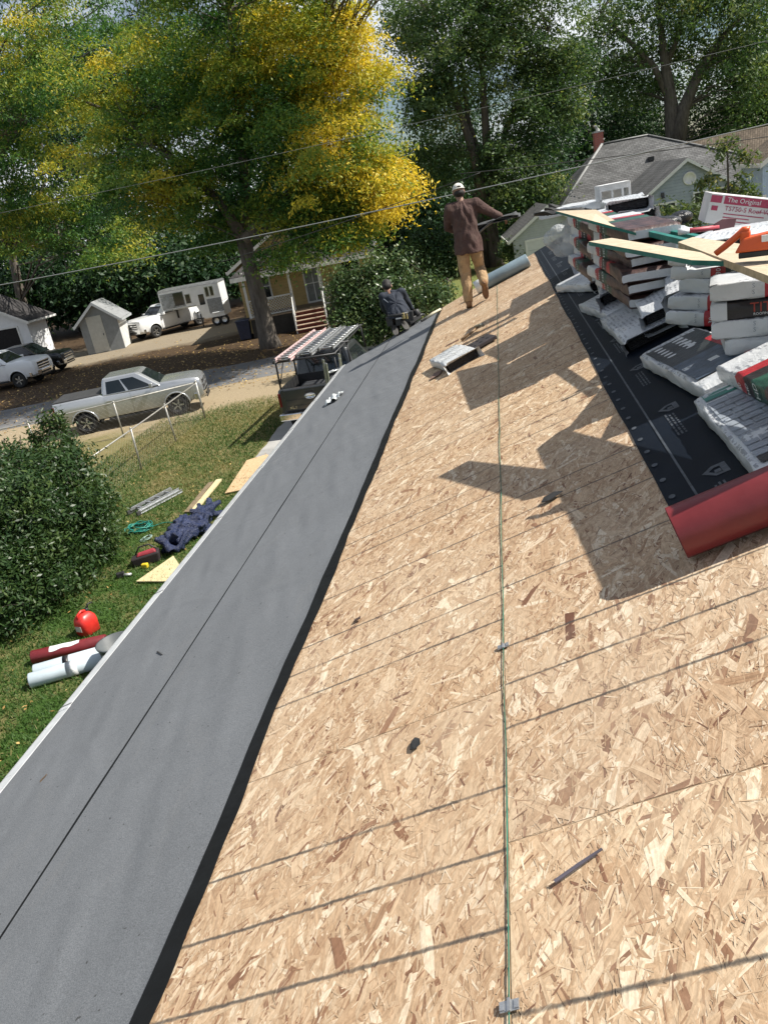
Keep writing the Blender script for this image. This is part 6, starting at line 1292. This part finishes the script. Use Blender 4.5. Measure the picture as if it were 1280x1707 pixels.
def person(M, label, P, mats, hem, cap=None, hairlong=False):
    t = empty('person', M, label, 'person'); mb = MB()
    B = head(mb, P['head'], P['look'])
    mb.limb([P['chest'], Vector(P['neck'])*.8+Vector(P['chest'])*.2, Vector(P['neck'])*.5+Vector(P['head'])*.5+Vector((0,0,-.03))], [.06,.052,.050])
    mb.limb([P['pelvis'], P['belly'], P['chest']], [.10,.10,.09])
    for s in ('l', 'r'):
        mb.limb([P['chest'], P['sh_'+s], P['el_'+s], P['wr_'+s]], [.06,.048,.038,.026]); hand(mb, P['wr_'+s], P['el_'+s], 1 if s == 'l' else -1, P.get('curl', .6))
        mb.limb([P['pelvis'], P['hip_'+s], P['kn_'+s], P['an_'+s]], [.10,.080,.052,.036]); mb.limb([P['an_'+s], P['toe_'+s]], [.036,.03])
    link('body', blend(mb, M_SKIN, 'body', .009, 4), t)
    # shirt: torso and long sleeves
    mb = MB(); ch, be, pe = map(Vector, (P['chest'], P['belly'], P['pelvis'])); ax = (Vector(P['sh_r'])-Vector(P['sh_l'])).normalized()
    shm = (Vector(P['sh_l'])+Vector(P['sh_r']))/2
    secs = ((shm*.8+Vector(P['neck'])*.2+Vector((0,0,.0)), .105, .075), (shm+Vector((0,0,-.03)), .175, .105), (ch+(shm-ch)*.15, .190, .128), (ch*.55+be*.45, .182, .130), (be, .174, .130), (pe*.55+be*.45, .188, .145), (pe+Vector(hem)*.45, .202, .158), (pe+Vector(hem), .210, .164))
    rings = []; cs_ = [c for c, _, _ in secs]
    for i_, (c, a, b) in enumerate(secs):
        u = (cs_[max(0, i_-1)]-cs_[min(len(cs_)-1, i_+1)]).normalized(); y = u.cross(ax).normalized(); x = y.cross(u)
        rings.append([c+x*(a*math.cos(2*PI*j/28))+y*(b*(1+.035*math.sin(7*2*PI*j/28+i_*.5))*math.sin(2*PI*j/28)) for j in range(28)])
    mb.loft(rings[::-1])
    mb.limb([P['sh_l'], Vector(P['neck'])+Vector((0,0,-.05)), P['sh_r']], [.068,.070,.068])
    for s in ('l', 'r'):
        e, w_ = Vector(P['el_'+s]), Vector(P['wr_'+s]); k = P.get('sleeve', .92); sh = Vector(P['sh_'+s])
        mb.limb([sh, sh*.55+e*.45+Vector((0,0,-.008)), e, e*.5+w_*.5+Vector((0,0,-.006)), e*(1-k)+w_*k], [.080,.073,.063,.056,.048])
    link('shirt', wrinkle(blend(mb, mats['shirt'], 'shirt', .012, 5), .011, 1.3), t)
    mb = MB(); mb.ell(Vector(pe)+Vector((0,0,.0)), (.160,.125,.115))
    for s in ('l', 'r'):
        h, k_, a = map(Vector, (P['hip_'+s], P['kn_'+s], P['an_'+s]))
        mb.limb([h+Vector((0,0,.03)), h*.5+k_*.5+Vector((0,-.012,0)), k_, k_*.5+a*.5+Vector((0,-.008,0)), k_*.06+a*.94], [.096,.092,.080,.074,.070])
    link('trousers', wrinkle(blend(mb, mats['pants'], 'trousers', .011, 4), .009, 4.1), t)
    for s in ('l', 'r'):
        a, to = Vector(P['an_'+s]), Vector(P['toe_'+s]); d = (to-a).normalized(); sole = Vector(P['sole_'+s]).normalized(); hl = a-d*.045+sole*.045
        mb = MB(); mb.limb([a-sole*.05, a, hl], [.050,.052,.046]); mb.limb([hl, (hl+to)/2+sole*.012, to], [.046,.047,.040]); bt_ = link('boot', blend(mb, mats['boot'], 'boot', .010, 3), t)
        F = frame((hl+to)/2+sole*.046, d, -sole); n = 16; ln = (to-hl).length/2+.045
        mb = MB(); mb.prism([(ln*math.cos(2*PI*i/n), (.046+.010*math.cos(2*PI*i/n))*math.sin(2*PI*i/n)) for i in range(n)], -.012, .012, 0, F); mb.build('sole', mats['sole'], bt_, bevel=.004)
    if cap:
        mb = MB(); prof = []
        def cf(i, j):
            a = 2*PI*i; z = PI/2*j; return B @ Vector((.083*math.cos(z)*math.cos(a), -.008+.104*math.cos(z)*math.sin(a), .030+.085*math.sin(z)))
        mb.grid(cf, 24, 8); mb.tube([B @ Vector((.084*math.cos(2*PI*i/24), -.008+.105*math.sin(2*PI*i/24), .030)) for i in range(25)], .007, 6)
        mb.grid(lambda i, j: tuple(B @ Vector(((i-.5)*.14, .085+.075*j*math.sin(PI*i)+.012, .034-.015*j))), 10, 5); cp = mb.build('cap', cap, t)
        mb = MB(); mb.grid(lambda i, j: tuple(B @ Vector((.052*(2*i-1), -.110+.030*abs(2*i-1)**2-.002, .036+.028*j*math.cos(1.45*(2*i-1))))), 8, 3); mb.build('cap_opening', M_HAIR, cp)
        mb = MB(); mb.ell((0,-.030,-.025), (.077,.080,.055), 0, B, 14, 8); mb.build('hair', M_HAIR, t)
    else:
        mb = MB(); mb.ell((0,-.020,.030), (.084,.096,.090), 0, B, 16, 10); mb.ell((0,-.045,-.02), (.076,.066,.07), 0, B, 14, 8); link('hair', blend(mb, M_HAIR, 'hair', .012, 2), t)
    return t
def wrinkle(me, amp, seed, zf=5.0):          # cloth folds pushed into the surface
    n = len(me.vertices); co = np.empty(n*3); me.vertices.foreach_get('co', co); co = co.reshape(n, 3); no = np.empty(n*3); me.vertices.foreach_get('normal', no); no = no.reshape(n, 3)
    x, y, z = co.T; a = np.arctan2(y-.03, x)
    d = np.sin(6*a+9*z+seed+1.2*np.sin(7*z+2*a))*.5+np.sin(11*a-14*z+seed*2+1.5*np.sin(9*z))*.35+np.sin(31*z+16*x+9*y+seed*3+1.5*np.sin(5*a))*.35
    co += no*(amp*np.clip(d, -1, .8))[:, None]; me.vertices.foreach_set('co', co.ravel()); me.update(); return me
def sl(x): return x*math.tan(SL)
vm, ym_ = roofpt(793, 508); om = RP(vm, ym_, .004)
W1 = dict(head=(-.03,.10,1.56), look=(-.22,1,-.18), neck=(-.015,.05,1.43), chest=(0,.03,1.24), belly=(.005,.01,1.04), pelvis=(.01,0,.90), sh_l=(-.185,.03,1.36), sh_r=(.185,.03,1.365), el_l=(-.26,.12,1.12), wr_l=(-.10,.30,1.03), el_r=(.345,.10,1.235), wr_r=(.50,.19,1.13),
  hip_l=(-.085,0,.86), hip_r=(.095,.0,.86), kn_l=(-.085,.04,.47), an_l=(-.09,-.03,.10+sl(-.09)), toe_l=(-.10,.16,.055+sl(-.09)), sole_l=(0,0,-1), kn_r=(.125,.15,.50), an_r=(.165,-.09,.245+sl(.16)), toe_r=(.165,.05,.085+sl(.16)), sole_r=(0,-.74,-.67), curl=.9)
man = person(Matrix.Translation(om), 'roofer in a brown shirt, tan trousers and white backwards cap walking away with dark sheets', W1, dict(shirt=cloth('brown_shirt', (.080,.047,.041), (.125,.085,.07)), pants=cloth('tan_work_trousers', (.40,.27,.15), (.15,.09,.055)), boot=cloth('tan_boot_leather', (.25,.14,.07)), sole=mat('worn_sole', (.16,.09,.055), .85)), (0,0,-.17), cap=mat('white_cap', (.62,.60,.55), .7, 0, .1, 10))
# limp shingle sheets under his right arm
M_SHT = mat('grey_sheet', (.055,.058,.060), .8, 0, .3, 22, .4)
for k, (dz, dx, dy) in enumerate(((0,0,0),(.030,.035,.03),(.062,-.02,.01))):
    mb = MB(); mb.grid(lambda i, j: tuple(om+Vector((.13+dx+.62*i, -.04+dy+.34*j+.10*i, 1.005+dz+.12*i+.05*math.sin(3.3*i+k)-.06*(1-i)**2+.02*math.sin(5*j+3*i+k)))), 16, 6)
    o_ = mb.build('shingle_sheet', M_SHT); m_ = o_.modifiers.new('s', 'SOLIDIFY'); m_.thickness = .007
    tag(o_, ['lowest','middle','uppermost'][k]+' of the limp dark grey sheets under the walking roofer\'s right arm', 'shingle sheet', 'sheets carried by the walking roofer')
v8, y8 = roofpt(669, 556); ok_ = RP(v8, y8, .02)
W2 = dict(head=(-.155,.40,.745), look=(-.1,.8,-.75), neck=(-.12,.32,.66), chest=(-.075,.22,.53), belly=(-.02,.12,.40), pelvis=(.02,.05,.29), sh_l=(-.235,.28,.60), sh_r=(.085,.28,.63), el_l=(-.27,.46,.36), wr_l=(-.16,.64,.13), el_r=(.15,.48,.40), wr_r=(.20,.66,.22),
  hip_l=(-.075,.06,.26), hip_r=(.11,.06,.28), kn_l=(-.13,.36,.06+sl(-.13)), an_l=(-.07,-.04,.10+sl(-.07)), toe_l=(-.06,-.07,-.02+sl(-.06)+.05), sole_l=(-.05,-1,.1), kn_r=(.18,.36,.07+sl(.18)), an_r=(.085,-.03,.12+sl(.08)), toe_r=(.12,-.07,.03+sl(.1)+.03), sole_r=(.12,-1,.15), sleeve=.6, curl=.7)
W2['toe_l'] = (-.055,-.10,.015); W2['toe_r'] = (.13,-.10,.075)
M_NAVY = cloth('navy_work_vest', (.030,.036,.050), None, 9); M_DPANT = cloth('black_trousers', (.014,.014,.016))
kn = person(Matrix.Translation(ok_) @ SC(.98,.98,.98), 'roofer in dark navy clothes kneeling with his back turned on the grey membrane', W2, dict(shirt=M_NAVY, pants=M_DPANT, boot=cloth('dark_boot', (.05,.045,.04)), sole=mat('grey_sole', (.13,.12,.11), .85)), (0,0,-.03))
M_STRAP = mat('harness_webbing', (.10,.115,.14), .7)
mb = MB()
bk = lambda x, z: Vector((-.075+(.53-z)*.28*-1*-1+x, .22-(.53-z)*.95*.75-.128+.05*abs(x*5)**2*.3, z))
for pts in ([bk(-.12,.58),bk(-.05,.50),bk(.02,.40),bk(.04,.33)], [bk(.11,.60),bk(.06,.50),bk(.03,.40),bk(.03,.33)], [bk(-.13,.36),bk(0,.345),bk(.13,.36)]): mb.tube(pts, .014, 6, flat=.4)
mb.build('safety_harness', M_STRAP, kn)
mb = MB()
for x, z, a in ((-.15,.22,.07),(.0,.21,.06),(.13,.24,.08),(.20,.25,.07)): mb.box((x,-.04+.25*abs(x),z), (a*1.6,.09,.16))
mb.tube([(.02+.175*math.cos(2*PI*i/20), .05+.15*math.sin(2*PI*i/20), .31) for i in range(21)], .026, 8); tbelt = mb.build('tool_belt', M_BLK, kn, bevel=.015)
mb = MB(); mb.box((.10,-.09,.28), (.05,.03,.10)); mb.box((.155,-.06,.26), (.03,.03,.09)); mb.build('belt_tool', mat('tan_tool', (.40,.32,.13), .6), tbelt, bevel=.008)
mb = MB(); mb.box((.02,-.10,.255), (.10,.02,.022)); mb.build('belt_label', M_IWHT, tbelt)
ngp = RP(*roofpt(694, 540), .03); ng = empty('nail_gun', frame(ngp, RU*.8+RY*.6, RN), 'black air nailer on the membrane at the kneeling roofer\'s right hand', 'nail gun')
mb = MB(); mb.box((0,0,.06), (.26,.08,.09)); mb.lathe([(.0,0),(.06,0),(.065,.02),(.055,.10),(0,.11)], 16, 0, TR(.10,0,.08)); mb.box((-.14,0,.03), (.08,.05,.05)); mb.build('nailer_body', M_BLK, ng, bevel=.012)
mb = MB(); mb.lathe([(.0,-.03),(.075,-.03),(.08,0),(.075,.03),(0,.03)], 20, 0, TR(-.02,.09,.06) @ RX(90)); mb.build('magazine', M_BLK, ng)
mb = MB(); mb.tube([(.10,0,.05),(.18,.02,.06),(.24,.05,.03)], .022, 8); mb.build('handle', M_BLK, ng)
